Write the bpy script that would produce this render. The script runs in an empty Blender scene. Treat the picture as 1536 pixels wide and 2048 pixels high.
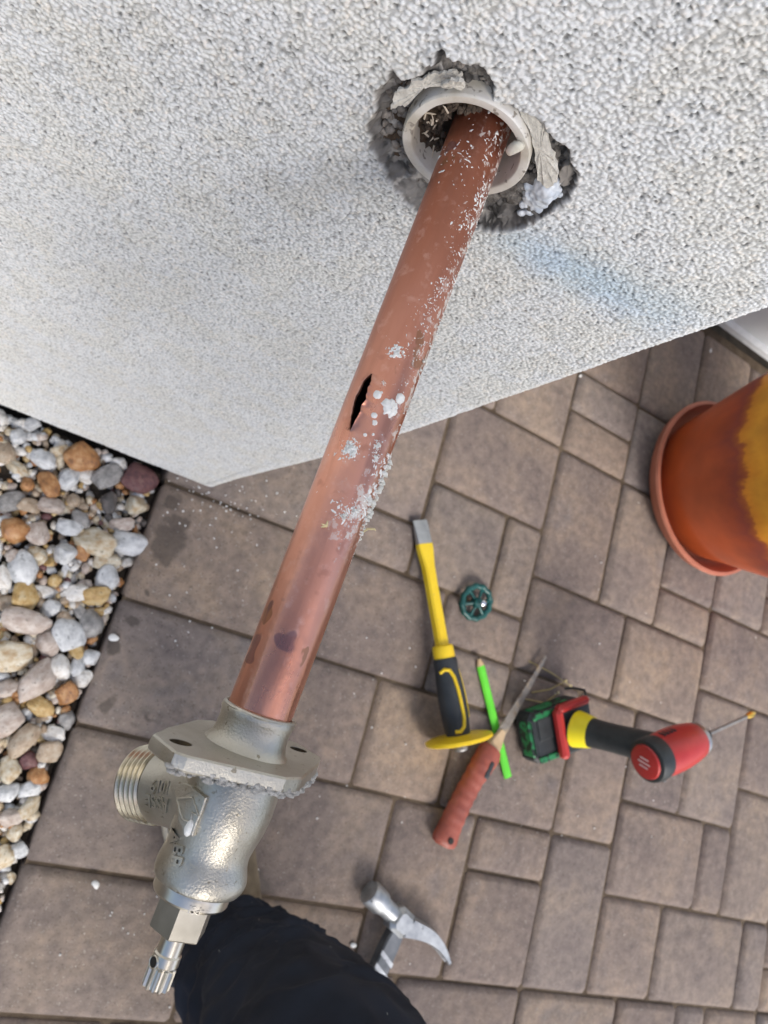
import bpy, bmesh, math, random
import numpy as np
from mathutils import Vector, Matrix, Euler
rnd = random.Random(7); rng = np.random.default_rng(7)
sc = bpy.context.scene; col = sc.collection
R = math.radians
# ---------------------------------------------------------------- camera (world: x along the wall, y into the wall, z up; metres)
F = 1505.757
CA = np.array([0.82644765, 0.35327673, 0.43838321]); CB = np.array([0.26582369, -0.9312273, 0.249306]); CU = np.array([-0.49630842, 0.08950572, 0.86351993])
CAM = np.array([-0.23040614, -0.21066687, 0.95])
cd = bpy.data.cameras.new('camera'); cam = bpy.data.objects.new('camera', cd); col.objects.link(cam); sc.camera = cam
cd.sensor_fit = 'VERTICAL'; cd.sensor_height = 7.6; cd.sensor_width = 5.7; cd.lens = F/2048*7.6
cd.clip_start = 0.01; cd.clip_end = 500
ex = Vector((CA[0], CB[0], -CU[0])); ey = Vector((CA[1], CB[1], -CU[1])); ez = Vector((CA[2], CB[2], -CU[2]))
M = Matrix.Identity(4)
for i in range(3):
    M[i][0] = ex[i]; M[i][1] = -ey[i]; M[i][2] = -ez[i]; M[i][3] = CAM[i]
cam.matrix_world = M
cd.dof.use_dof = True; cd.dof.focus_distance = 0.285; cd.dof.aperture_fstop = 4.4
# ---------------------------------------------------------------- light
SUN_AZ, SUN_EL = R(296), R(42)      # azimuth of the sun measured from +x, counter-clockwise
world = bpy.data.worlds.new('World'); sc.world = world; world.use_nodes = True
nt = world.node_tree; bg = nt.nodes['Background']
sky = nt.nodes.new('ShaderNodeTexSky'); sky.sky_type = 'NISHITA'; sky.sun_disc = False
sky.sun_elevation = SUN_EL; sky.sun_rotation = R(90)-SUN_AZ; sky.air_density = 1.0; sky.dust_density = 3.0; sky.ozone_density = 1.0
nt.links.new(sky.outputs[0], bg.inputs[0]); bg.inputs[1].default_value = 0.13
sd = bpy.data.lights.new('sun', 'SUN'); sd.energy = 1.5; sd.angle = R(22); sd.color = (1, .975, .945)
sun = bpy.data.objects.new('sun', sd); col.objects.link(sun)
sdir = Vector((math.cos(SUN_AZ)*math.cos(SUN_EL), math.sin(SUN_AZ)*math.cos(SUN_EL), math.sin(SUN_EL)))
sun.rotation_euler = sdir.to_track_quat('Z', 'Y').to_euler()
sc.view_settings.view_transform = 'Standard'; sc.view_settings.look = 'None'; sc.view_settings.gamma = 1; sc.view_settings.use_curve_mapping = False
sc.view_settings.exposure = 0.72

# ---------------------------------------------------------------- measuring helpers: where a spot of the place is
def ray(p): return np.array([p[0]-768, p[1]-1024, F])
def G(p, z=0.0):
    r = ray(p); t = (CAM[2]-z)/(r@CU); return float(CAM[0]+t*(r@CA)), float(CAM[1]+t*(r@CB))
def Wl(p, y=0.0):
    r = ray(p); t = (y-CAM[1])/(r@CB); return float(CAM[0]+t*(r@CA)), float(CAM[2]-t*(r@CU))
def V(*a): return Vector(a)

# ---------------------------------------------------------------- noise (numpy)
def hsh(ix, iy, iz, seed):
    n = (ix.astype(np.int64)*73856093) ^ (iy.astype(np.int64)*19349663) ^ (np.asarray(iz).astype(np.int64)*83492791) ^ (seed*2654435761 & 0xffffffff)
    n = (n ^ (n >> 13))*1274126177 & 0x7fffffff
    n = (n ^ (n >> 15))*668265263 & 0x7fffffff
    return ((n ^ (n >> 12)) & 0xffffff)/float(0xffffff)
def vnoise(x, y, z=0.0, seed=0):
    x = np.asarray(x, float); y = np.asarray(y, float); z = np.zeros_like(x)+z
    ix, iy, iz = np.floor(x), np.floor(y), np.floor(z); fx, fy, fz = x-ix, y-iy, z-iz
    fx, fy, fz = [t*t*(3-2*t) for t in (fx, fy, fz)]
    r = 0
    for a in (0, 1):
        for b in (0, 1):
            for c in (0, 1):
                r = r+hsh(ix+a, iy+b, iz+c, seed)*(fx if a else 1-fx)*(fy if b else 1-fy)*(fz if c else 1-fz)
    return r
def fbm(x, y, z=0.0, seed=0, oct=4):
    r, a, t, f = 0, 1, 0, 1
    for o in range(oct):
        r = r+a*vnoise(np.asarray(x)*f, np.asarray(y)*f, np.asarray(z)*f, seed+o); t += a; a *= .5; f *= 2.03
    return r/t
def cells(x, y, seed=0, jit=.9):
    ix, iy = np.floor(x), np.floor(y); b1 = np.full(x.shape, 9.); b2 = np.full(x.shape, 9.); idd = np.zeros(x.shape)
    for a in (-1, 0, 1):
        for b in (-1, 0, 1):
            cx, cy = ix+a, iy+b
            px = cx+.5+(hsh(cx, cy, 0*cx, seed)-.5)*jit; py = cy+.5+(hsh(cx, cy, 0*cx, seed+5)-.5)*jit
            d = np.hypot(px-x, py-y); h = hsh(cx, cy, 0*cx, seed+9)
            m = d < b1; b2 = np.where(m, b1, np.minimum(b2, d)); idd = np.where(m, h, idd); b1 = np.where(m, d, b1)
    return b1, b2, idd
def sstep(a, b, x): t = np.clip((x-a)/(b-a), 0, 1); return t*t*(3-2*t)

# ---------------------------------------------------------------- materials
MATS = {}
def nn(t, k, **kw):
    n = t.nodes.new(k)
    for a, b in kw.items(): setattr(n, a, b)
    return n
def material(name, c1, c2=None, scale=20, rough=.6, metal=0., bump=0., bscale=200., bdist=.001, c3=None, spec=.5, speck=None, rvar=0., coat=0., per_object=False, detail=6):
    m = bpy.data.materials.new(name); m.use_nodes = True; t = m.node_tree; p = t.nodes['Principled BSDF']; L = t.links.new
    tc = nn(t, 'ShaderNodeTexCoord'); vec = tc.outputs['Object']
    if per_object:
        oi = nn(t, 'ShaderNodeObjectInfo'); ml = nn(t, 'ShaderNodeVectorMath', operation='SCALE'); ml.inputs[0].default_value = (3.1, 7.7, 5.3); L(oi.outputs['Random'], ml.inputs['Scale'])
        ad = nn(t, 'ShaderNodeVectorMath', operation='ADD'); L(vec, ad.inputs[0]); L(ml.outputs[0], ad.inputs[1]); vec = ad.outputs[0]
    n1 = nn(t, 'ShaderNodeTexNoise'); n1.inputs['Scale'].default_value = scale; n1.inputs['Detail'].default_value = detail; n1.inputs['Roughness'].default_value = .6; L(vec, n1.inputs['Vector'])
    rp = nn(t, 'ShaderNodeValToRGB'); e = rp.color_ramp.elements
    e[0].position = .33; e[0].color = (*c1, 1); e[1].position = .67; e[1].color = (*(c2 or c1), 1)
    if c3: q = e.new(.5); q.color = (*c3, 1)
    L(n1.outputs['Fac'], rp.inputs[0]); out = rp.outputs[0]
    if speck:
        sc_, thr, scol = speck
        n2 = nn(t, 'ShaderNodeTexNoise'); n2.inputs['Scale'].default_value = sc_; n2.inputs['Detail'].default_value = 2; L(vec, n2.inputs['Vector'])
        mr = nn(t, 'ShaderNodeMapRange'); mr.inputs[1].default_value = thr; mr.inputs[2].default_value = thr+.05; L(n2.outputs['Fac'], mr.inputs[0])
        mx = nn(t, 'ShaderNodeMixRGB'); mx.inputs[2].default_value = (*scol, 1); L(mr.outputs[0], mx.inputs[0]); L(out, mx.inputs[1]); out = mx.outputs[0]
    L(out, p.inputs['Base Color']); p.inputs['Roughness'].default_value = rough; p.inputs['Metallic'].default_value = metal
    p.inputs['Specular IOR Level'].default_value = spec; p.inputs['Coat Weight'].default_value = coat
    if rvar:
        mr = nn(t, 'ShaderNodeMapRange'); mr.inputs[3].default_value = rough-rvar; mr.inputs[4].default_value = rough+rvar; mr.inputs[1].default_value = .3; mr.inputs[2].default_value = .7
        L(n1.outputs['Fac'], mr.inputs[0]); L(mr.outputs[0], p.inputs['Roughness'])
    if bump:
        n3 = nn(t, 'ShaderNodeTexNoise'); n3.inputs['Scale'].default_value = bscale; n3.inputs['Detail'].default_value = 5; L(vec, n3.inputs['Vector'])
        bp = nn(t, 'ShaderNodeBump'); bp.inputs['Strength'].default_value = bump; bp.inputs['Distance'].default_value = bdist; L(n3.outputs['Fac'], bp.inputs['Height']); L(bp.outputs[0], p.inputs['Normal'])
    MATS[name] = m; return m

# ---------------------------------------------------------------- mesh helpers
class MB:
    def __init__(s): s.v = []; s.f = []
    def add(s, v, f, m=None):
        o = len(s.v)
        s.v += [tuple((m @ Vector(p)) if m is not None else p) for p in v]; s.f += [tuple(i+o for i in q) for q in f]; return s
    def box(s, c, d, m=None, ch=0.0):
        x, y, z = [q/2 for q in d]; k = min(ch, x*.9, y*.9, z*.9)
        if k <= 0:
            v = [(c[0]+a*x, c[1]+b*y, c[2]+e*z) for e in (-1, 1) for a, b in ((-1, -1), (1, -1), (1, 1), (-1, 1))]
            return s.add(v, [(3, 2, 1, 0), (4, 5, 6, 7), (0, 1, 5, 4), (1, 2, 6, 5), (2, 3, 7, 6), (3, 0, 4, 7)], m)
        oc = lambda X, Y, q: [(-X+q, -Y), (X-q, -Y), (X, -Y+q), (X, Y-q), (X-q, Y), (-X+q, Y), (-X, Y-q), (-X, -Y+q)]
        rings = [(oc(x-k, y-k, k*.6), -z), (oc(x, y, k), -z+k), (oc(x, y, k), z-k), (oc(x-k, y-k, k*.6), z)]
        v = [(c[0]+a, c[1]+b, c[2]+h) for rg, h in rings for a, b in rg]
        f = [tuple(range(7, -1, -1)), tuple(range(24, 32))]
        for r_ in range(3):
            for i in range(8): j = (i+1) % 8; f.append((r_*8+i, r_*8+j, r_*8+8+j, r_*8+8+i))
        return s.add(v, f, m)
    def lathe(s, prof, n=32, m=None, cap=True):      # prof: (radius, height) from bottom to top, axis z
        v = []; f = []
        for r_, h in prof: v += [(r_*math.cos(2*math.pi*i/n), r_*math.sin(2*math.pi*i/n), h) for i in range(n)]
        for k in range(len(prof)-1):
            for i in range(n): j = (i+1) % n; f.append((k*n+i, k*n+j, k*n+n+j, k*n+n+i))
        if cap: f.append(tuple(range(n-1, -1, -1))); f.append(tuple(range((len(prof)-1)*n, len(prof)*n)))
        return s.add(v, f, m)
    def tube(s, pts, rad, n=8, m=None, up=None):
        pts = [Vector(p) for p in pts]; K = len(pts); rad = rad if isinstance(rad, (list, tuple)) else [rad]*K
        v = []; f = []; nrm = None
        for k in range(K):
            t = (pts[min(k+1, K-1)]-pts[max(k-1, 0)]).normalized()
            if nrm is None: nrm = t.orthogonal().normalized() if up is None else (Vector(up)-t*t.dot(Vector(up))).normalized()
            else: nrm = (nrm-t*t.dot(nrm)).normalized()
            b = t.cross(nrm); r_ = rad[k]; ra, rb = r_ if isinstance(r_, tuple) else (r_, r_)
            v += [tuple(pts[k]+nrm*ra*math.cos(2*math.pi*i/n)+b*rb*math.sin(2*math.pi*i/n)) for i in range(n)]
        for k in range(K-1):
            for i in range(n): j = (i+1) % n; f.append((k*n+i, k*n+j, k*n+n+j, k*n+n+i))
        f.append(tuple(range(n-1, -1, -1))); f.append(tuple(range((K-1)*n, K*n)))
        return s.add(v, f, m)
    def prism(s, poly, h0, h1, m=None, inset=0.0):    # poly: CCW outline in xy
        n = len(poly); cx = sum(p[0] for p in poly)/n; cy = sum(p[1] for p in poly)/n
        def sh(q):
            o = []
            for x, y in poly:
                l = math.hypot(x-cx, y-cy) or 1; o.append((x-(x-cx)/l*q, y-(y-cy)/l*q))
            return o
        rings = [(poly, h0), (poly, h1)] if inset <= 0 else [(sh(inset), h0), (poly, h0+inset), (poly, h1-inset), (sh(inset), h1)]
        v = [(x, y, h) for p, h in rings for x, y in p]; f = [tuple(range(n-1, -1, -1)), tuple(range((len(rings)-1)*n, len(rings)*n))]
        for k in range(len(rings)-1):
            for i in range(n): j = (i+1) % n; f.append((k*n+i, k*n+j, k*n+n+j, k*n+n+i))
        return s.add(v, f, m)
    def torus(s, r1, r2, n=32, k=10, m=None, wob=None):
        v = []; f = []
        for i in range(n):
            a = 2*math.pi*i/n; q = r1*(1+(wob(a) if wob else 0))
            for j in range(k): b = 2*math.pi*j/k; v.append(((q+r2*math.cos(b))*math.cos(a), (q+r2*math.cos(b))*math.sin(a), r2*math.sin(b)))
        for i in range(n):
            for j in range(k): f.append((i*k+j, ((i+1) % n)*k+j, ((i+1) % n)*k+(j+1) % k, i*k+(j+1) % k))
        return s.add(v, f, m)
    def mesh(s, name, mat=None, smooth=True, ang=35):
        me = bpy.data.meshes.new(name); me.from_pydata(s.v, [], s.f); me.validate(); me.update()
        if mat: me.materials.append(mat)
        if smooth:
            me.polygons.foreach_set('use_smooth', [True]*len(me.polygons))
            try: me.set_sharp_from_angle(angle=R(ang))
            except Exception: pass
        return me
    def build(s, name, mat, parent=None, smooth=True, ang=35, loc=None):
        return link(name, s.mesh(name, mat, smooth, ang), parent, loc)
def link(name, me, parent=None, loc=None, rot=None):
    o = bpy.data.objects.new(name, me); col.objects.link(o)
    if parent is not None: o.parent = parent
    if loc is not None: o.location = loc
    if rot is not None: o.rotation_euler = rot
    return o
def tag(o, label=None, cat=None, group=None, kind=None):
    for k, v in (('label', label), ('category', cat), ('group', group), ('kind', kind)):
        if v: o[k] = v
    return o
def empty(name, loc=(0, 0, 0), rz=0.0, mat=None):
    o = bpy.data.objects.new(name, None); o.empty_display_size = .02; col.objects.link(o)
    if mat is not None: o.matrix_world = mat
    else: o.location = loc; o.rotation_euler = (0, 0, rz)
    return o
def grid_mesh(name, P, mat, closed_u=False, colr=None, keep=None, smooth=True):   # P: (rows, cols, 3)
    nr, nc = P.shape[:2]; me = bpy.data.meshes.new(name)
    i = np.arange(nr-1)[:, None]*nc+np.arange(nc-1)[None, :]
    q = np.stack([i, i+1, i+1+nc, i+nc], -1).reshape(-1, 4)
    if keep is not None:
        kp = keep.reshape(-1); q = q[kp[q].all(1)]
    me.vertices.add(nr*nc); me.vertices.foreach_set('co', P.reshape(-1).astype(np.float32))
    me.loops.add(q.size); me.loops.foreach_set('vertex_index', q.reshape(-1).astype(np.int32))
    me.polygons.add(len(q)); me.polygons.foreach_set('loop_start', np.arange(0, q.size, 4, dtype=np.int32))
    me.update(calc_edges=True)
    if smooth: me.polygons.foreach_set('use_smooth', np.ones(len(q), bool))
    if colr is not None:
        at = me.color_attributes.new('Col', 'FLOAT_COLOR', 'POINT')
        c4 = np.ones((nr*nc, 4), np.float32); c4[:, :3] = colr.reshape(-1, 3); at.data.foreach_set('color', c4.reshape(-1))
    me.materials.append(mat); me.validate(); return me
def vc_material(name, rough=.9, bump=.0, bscale=1500, bdist=.0005, spec=.3):
    m = bpy.data.materials.new(name); m.use_nodes = True; t = m.node_tree; p = t.nodes['Principled BSDF']
    a = nn(t, 'ShaderNodeVertexColor'); a.layer_name = 'Col'; t.links.new(a.outputs[0], p.inputs['Base Color'])
    p.inputs['Roughness'].default_value = rough; p.inputs['Specular IOR Level'].default_value = spec
    if bump:
        tc = nn(t, 'ShaderNodeTexCoord'); n3 = nn(t, 'ShaderNodeTexNoise'); n3.inputs['Scale'].default_value = bscale; n3.inputs['Detail'].default_value = 4; t.links.new(tc.outputs['Object'], n3.inputs['Vector'])
        bp = nn(t, 'ShaderNodeBump'); bp.inputs['Strength'].default_value = bump; bp.inputs['Distance'].default_value = bdist
        t.links.new(n3.outputs['Fac'], bp.inputs['Height']); t.links.new(bp.outputs[0], p.inputs['Normal'])
    return m
ICO = {}
def ico(sub):
    if sub not in ICO:
        bm = bmesh.new(); bmesh.ops.create_icosphere(bm, subdivisions=sub, radius=1); bm.verts.ensure_lookup_table()
        ICO[sub] = (np.array([v.co[:] for v in bm.verts]), [tuple(v.index for v in f.verts) for f in bm.faces]); bm.free()
    return ICO[sub]
def rock(seed, sub=3, flat=.8, lump=.35, cuts=6):
    v, f = ico(sub); v = v.copy(); r = np.random.default_rng(seed); ax_ = r.uniform(.78, 1.2, 3) if cuts > 9 else np.ones(3)
    n = fbm(v[:, 0]*1.1+seed*3.1, v[:, 1]*1.1+7, v[:, 2]*1.1+3, seed, 3)-.5; v *= (1+lump*2*n)[:, None]
    for _ in range(cuts):
        d = r.normal(size=3); d /= np.linalg.norm(d); k = r.uniform(.62, .9); e = v@d; w = np.clip(e-k, 0, None)*.95; v -= w[:, None]*d
    v *= ax_; v[:, 2] *= flat; return v, f

# ---------------------------------------------------------------- the ground
m_joint = material('joint_sand', (.07, .048, .030), (.135, .10, .066), 60, .95, bump=.8, bscale=500, bdist=.002)
m_soil = material('soil', (.05, .04, .03), (.10, .08, .06), 30, .95, bump=1, bscale=200, bdist=.004)
PX0, PM = -.0590, .0755         # left edge of the paving, module
def KX(k):
    tab = {0: -.0590, 3: .168, 5: .3215, 6: .3985, 7: .4745, 8: .5505, 10: .7050, 12: .8445, 14: .9925, 15: 1.068, 16: 1.1480, 17: 1.2235, 18: 1.2985}
    if k in tab: return tab[k]
    ks = sorted(tab)
    if k < 0: return tab[0]+k*PM
    if k > 18: return tab[18]+(k-18)*PM
    a = max(q for q in ks if q < k); b = min(q for q in ks if q > k); return tab[a]+(tab[b]-tab[a])*(k-a)/(b-a)
def KY(m): return -.0107+m*.0764 if m > 0 else -.0107+m*.0767
g = MB()
g.add([(-40, -40, -.06), (40, -40, -.06), (40, 40, -.06), (-40, 40, -.06)], [(0, 1, 2, 3)])
tag(g.build('ground', m_soil, smooth=False), 'bare soil beneath the paving and gravel', None, kind='structure')
paving = empty('paving', (0, 0, 0)); tag(paving, 'brown grey concrete pavers laid in a random modular pattern', kind='structure')
MB().add([(KX(0)+.004, -2.6, -.0088), (3.0, -2.6, -.0088), (3.0, .695, -.0088), (KX(0)+.004, .695, -.0088)], [(0, 1, 2, 3)]).build('joint_sand', m_joint, paving, smooth=False)

def paver_material():
    m = bpy.data.materials.new('paver_concrete'); m.use_nodes = True; t = m.node_tree; p = t.nodes['Principled BSDF']; L = t.links.new
    geo = nn(t, 'ShaderNodeNewGeometry'); oi = nn(t, 'ShaderNodeObjectInfo')
    ml = nn(t, 'ShaderNodeVectorMath', operation='SCALE'); ml.inputs[0].default_value = (3.1, 7.7, 5.3); L(oi.outputs['Random'], ml.inputs['Scale'])
    ad = nn(t, 'ShaderNodeVectorMath', operation='ADD'); L(geo.outputs['Position'], ad.inputs[0]); L(ml.outputs[0], ad.inputs[1])
    def noise(s, d=5, v=ad.outputs[0], r=.6):
        n = nn(t, 'ShaderNodeTexNoise'); n.inputs['Scale'].default_value = s; n.inputs['Detail'].default_value = d; n.inputs['Roughness'].default_value = r; L(v, n.inputs['Vector']); return n.outputs['Fac']
    def ramp(f, *st):
        r_ = nn(t, 'ShaderNodeValToRGB'); e = r_.color_ramp.elements
        e[0].position, e[0].color = st[0][0], (*st[0][1], 1); e[1].position, e[1].color = st[-1][0], (*st[-1][1], 1)
        for q in st[1:-1]: z = e.new(q[0]); z.color = (*q[1], 1)
        L(f, r_.inputs[0]); return r_.outputs[0]
    def mix(f, a, b, mode='MIX'):
        x = nn(t, 'ShaderNodeMixRGB', blend_type=mode)
        for i, q in ((0, f), (1, a), (2, b)):
            if isinstance(q, (int, float)): x.inputs[i].default_value = q
            elif isinstance(q, tuple): x.inputs[i].default_value = (*q, 1)
            else: L(q, x.inputs[i])
        return x.outputs[0]
    def rng_(f, a, b, c=0., d=1.):
        x = nn(t, 'ShaderNodeMapRange'); x.inputs[1].default_value = a; x.inputs[2].default_value = b; x.inputs[3].default_value = c; x.inputs[4].default_value = d; L(f, x.inputs[0]); return x.outputs[0]
    base = ramp(noise(9, 4), (.30, (.172, .146, .137)), (.48, (.210, .178, .160)), (.60, (.250, .206, .172)), (.74, (.202, .180, .172)))
    tint = ramp(oi.outputs['Random'], (0., (.80, .76, .76)), (.35, (.98, .92, .88)), (.6, (.94, .93, .94)), (.8, (1.16, 1.06, .94)), (1., (.88, .88, .89)))
    c = mix(1., base, tint, 'MULTIPLY')
    c = mix(1., c, ramp(noise(75, 3), (.3, (.74, .74, .75)), (.7, (1.20, 1.18, 1.15))), 'MULTIPLY')
    c = mix(rng_(noise(380, 2), .60, .68, 0, .6), c, (.055, .042, .036))
    c = mix(rng_(noise(300, 2), .29, .36, .6, 0), c, (.42, .38, .33))
    c = mix(rng_(noise(140, 2), .70, .74, 0, .35), c, (.40, .38, .36))
    # damp patches and rusty dribbles lying on the stones
    ds = None; warp = nn(t, 'ShaderNodeTexNoise'); warp.inputs['Scale'].default_value = 28; warp.inputs['Detail'].default_value = 3; L(geo.outputs['Position'], warp.inputs['Vector'])
    sb = nn(t, 'ShaderNodeVectorMath', operation='SUBTRACT'); sb.inputs[1].default_value = (.5, .5, .5); L(warp.outputs['Color'], sb.inputs[0])
    sl = nn(t, 'ShaderNodeVectorMath', operation='SCALE'); sl.inputs['Scale'].default_value = .045; L(sb.outputs[0], sl.inputs[0])
    a2 = nn(t, 'ShaderNodeVectorMath', operation='ADD'); L(geo.outputs['Position'], a2.inputs[0]); L(sl.outputs[0], a2.inputs[1])
    for (px, py, r_) in STAINS:
        x, y = G((px, py)); dn = nn(t, 'ShaderNodeVectorMath', operation='DISTANCE'); dn.inputs[1].default_value = (x, y, 0); L(a2.outputs[0], dn.inputs[0])
        q = rng_(dn.outputs['Value'], r_*.75, r_*1.15, 1, 0)
        if ds is None: ds = q
        else:
            mm = nn(t, 'ShaderNodeMath', operation='MAXIMUM'); L(ds, mm.inputs[0]); L(q, mm.inputs[1]); ds = mm.outputs[0]
    ml2 = nn(t, 'ShaderNodeMath', operation='MULTIPLY'); ml2.inputs[1].default_value = .68; L(ds, ml2.inputs[0])
    c = mix(ml2.outputs[0], c, (.055, .042, .032))
    L(c, p.inputs['Base Color'])
    ro = nn(t, 'ShaderNodeMapRange'); ro.inputs[3].default_value = .82; ro.inputs[4].default_value = .5; L(ds, ro.inputs[0]); L(ro.outputs[0], p.inputs['Roughness']); p.inputs['Specular IOR Level'].default_value = .35
    bp = nn(t, 'ShaderNodeBump'); bp.inputs['Strength'].default_value = .75; bp.inputs['Distance'].default_value = .0012; L(noise(300, 5, r=.7), bp.inputs['Height'])
    b2 = nn(t, 'ShaderNodeBump'); b2.inputs['Strength'].default_value = .5; b2.inputs['Distance'].default_value = .004; L(noise(40, 3), b2.inputs['Height']); L(bp.outputs[0], b2.inputs['Normal'])
    L(b2.outputs[0], p.inputs['Normal']); return m
STAINS = [(338, 1075, .020), (325, 1105, .016), (352, 1040, .014), (345, 1000, .012), (268, 1245, .009), (218, 1412, .010), (300, 1437, .006), (222, 1290, .009), (292, 1188, .006), (520, 1775, .02), (985, 1235, .0)]
m_paver = paver_material()
PV = {}
def paver(k0, k1, m0, m1):
    x0, x1, y0, y1 = KX(k0), KX(k1), KY(m0), KY(m1)
    gp = .0023; w, h = x1-x0-2*gp, y1-y0-2*gp; key = (round(w, 3), round(h, 3), rnd.randrange(2))
    if key not in PV:
        w_, h_ = key[0], key[1]; r2 = random.Random(hash(key) & 1023); v = []; f = []
        def ring(ins, z, cc):
            X, Y = w_/2-ins, h_/2-ins
            for sx, sy, o in ((-1, -1, 0), (1, -1, 1), (1, 1, 0), (-1, 1, 1)):
                a = (sx*(X-cc), sy*Y); b = (sx*X, sy*(Y-cc))
                for q in ((b, a) if o == 0 else (a, b)): v.append((q[0]+r2.uniform(-.0004, .0004), q[1]+r2.uniform(-.0004, .0004), z+r2.uniform(-.0002, .0002)))
        ring(.0, -.05, .004); ring(0, -.0078, .004); ring(.0010, -.0060, .005); ring(.0058, -.0010, .007); ring(.0095, 0, .009)
        for k in range(4):
            for i in range(8): j = (i+1) % 8; f.append((k*8+i, k*8+j, k*8+8+j, k*8+8+i))
        f.append(tuple(range(32, 40)))
        mb = MB(); mb.add(v, f); PV[key] = mb.mesh('paver', m_paver, True, 50)
    return link('paver', PV[key], paving, ((x0+x1)/2, (y0+y1)/2, rnd.uniform(-.0018, .0012)), (rnd.uniform(-.006, .006), rnd.uniform(-.006, .006), rnd.uniform(-.004, .004)))
TR = [(0,3,-2,0),(3,6,-2,0),(0,3,-4,-2),(3,5,-4,-2),(5,7,-4,-2),(7,10,-4,-2),(8,10,-2,-1),(6,8,-2,-1),(6,8,-1,0),(5,6,-2,-2),(8,11,-1,1),(11,14,-1,1),(10,12,-4,-1),(12,14,-3,-1),
      (12,15,-5,-3),(14,16,-3,0),(15,16,-5,-3),(16,18,-2,0),(16,18,-5,-2),(10,12,-7,-4),(8,10,-5,-4),(8,10,-7,-5),(6,8,-7,-4),(3,6,-6,-4),(0,3,-6,-4),(0,3,-8,-6),(3,6,-8,-6),
      (12,14,-7,-5),(14,17,-7,-5),(17,18,-7,-5),(18,20,-6,-4),(18,20,-7,-6),(6,7,-9,-7),(7,10,-9,-7),(10,13,-9,-7),(13,15,-9,-7),(15,16,-9,-7),(16,18,-9,-7),(18,20,-9,-7),
      (3,5,0,1),(5,7,0,2),(7,8,0,2),(5,8,2,4),(6,8,4,6),(3,5,1,4),(0,3,0,2),(8,10,5,6),(8,10,4,5),(10,12,4,6),(10,12,6,9),(8,10,6,9),(12,14,6,9),(8,10,1,4),(10,12,1,4),(12,14,1,2),(12,14,2,4),
      (14,16,2,4),(14,17,0,2),(4,6,4,6),(12,14,4,6),(14,16,4,6),(14,16,6,9)]
TR = [t for t in TR if t[3] > t[2]]
occ = set()
for t in TR:
    for a in range(t[0], t[1]):
        for b in range(t[2], t[3]): occ.add((a, b))
    paver(*t)
for b in range(-18, 9):                       # the paving goes on beyond the photograph
    for a in range(0, 27):
        if (a, b) in occ or (a < 2 and b > 0): continue
        opts = [(3, 2), (2, 3), (2, 2), (2, 2), (2, 1), (1, 1)]; rnd.shuffle(opts); opts.sort(key=lambda o: -o[0]*o[1]+rnd.random()*4)
        for w_, h_ in opts+[(1, 1)]:
            cs = [(a+i, b+j) for i in range(w_) for j in range(h_)]
            if all(c not in occ and c[1] < 9 and c[0] < 27 for c in cs): break
        for c in cs: occ.add(c)
        paver(a, a+w_, b, b+h_)

# ---------------------------------------------------------------- gravel
gravel = empty('gravel_bed', (-.15, -.3, 0)); tag(gravel, 'bed of mixed tan white and rust river pebbles beside the pavers', kind='structure'); 
PC = {'white': ((.64, .62, .58), (.46, .42, .36), (.74, .73, .70)), 'bluewhite': ((.55, .56, .56), (.36, .37, .38), (.68, .69, .69)), 'cream': ((.50, .43, .31), (.36, .24, .12), (.60, .57, .48)),
      'ochre': ((.46, .31, .12), (.30, .18, .06), (.52, .42, .25)), 'rust': ((.36, .17, .06), (.20, .09, .035), (.46, .28, .14)), 'maroon': ((.13, .055, .055), (.07, .03, .035), (.19, .10, .09)),
      'grey': ((.27, .26, .25), (.16, .155, .15), (.38, .37, .35)), 'pink': ((.44, .37, .32), (.32, .25, .21), (.56, .51, .46)), 'dark': ((.09, .08, .075), (.05, .045, .04), (.15, .13, .12)), 'tan': ((.36, .28, .20), (.24, .17, .11), (.44, .38, .30))}
PMAT = {k: material('pebble_'+k, v[1], v[2], 2.2, .55, c3=v[0], bump=.5, bscale=5, bdist=.0016, per_object=True, rvar=.12, speck=(4.5, .64, tuple(q*.55 for q in v[0])), detail=8) for k, v in PC.items()}
PSM = {k: material('small_pebble_'+k, v[1], v[2], 90, .6, c3=v[0], speck=(300, .62, tuple(q*.5 for q in v[0]))) for k, v in PC.items()}
ROCKS = [rock(100+i, 3, .62+.25*(i % 3)/2, .42+.14*(i % 2), 11+i % 5) for i in range(14)]
RM = {}
def pebble(x, y, z, sz, kind, asp=1.25, rot=None, n=None):
    i = rnd.randrange(14) if n is None else n
    if (i, kind) not in RM: mb = MB(); mb.add([tuple(p) for p in ROCKS[i][0]], ROCKS[i][1]); RM[(i, kind)] = mb.mesh('pebble', PMAT[kind], True, 60)
    o = link('pebble', RM[(i, kind)], gravel, (x+.15, y+.3, z)); s = sz/2
    o.scale = (s*math.sqrt(asp), s/math.sqrt(asp), s*rnd.uniform(.7, .95)); o.rotation_euler = (rnd.uniform(-.3, .3), rnd.uniform(-.3, .3), rnd.uniform(0, 6.28) if rot is None else rot); return o
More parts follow.
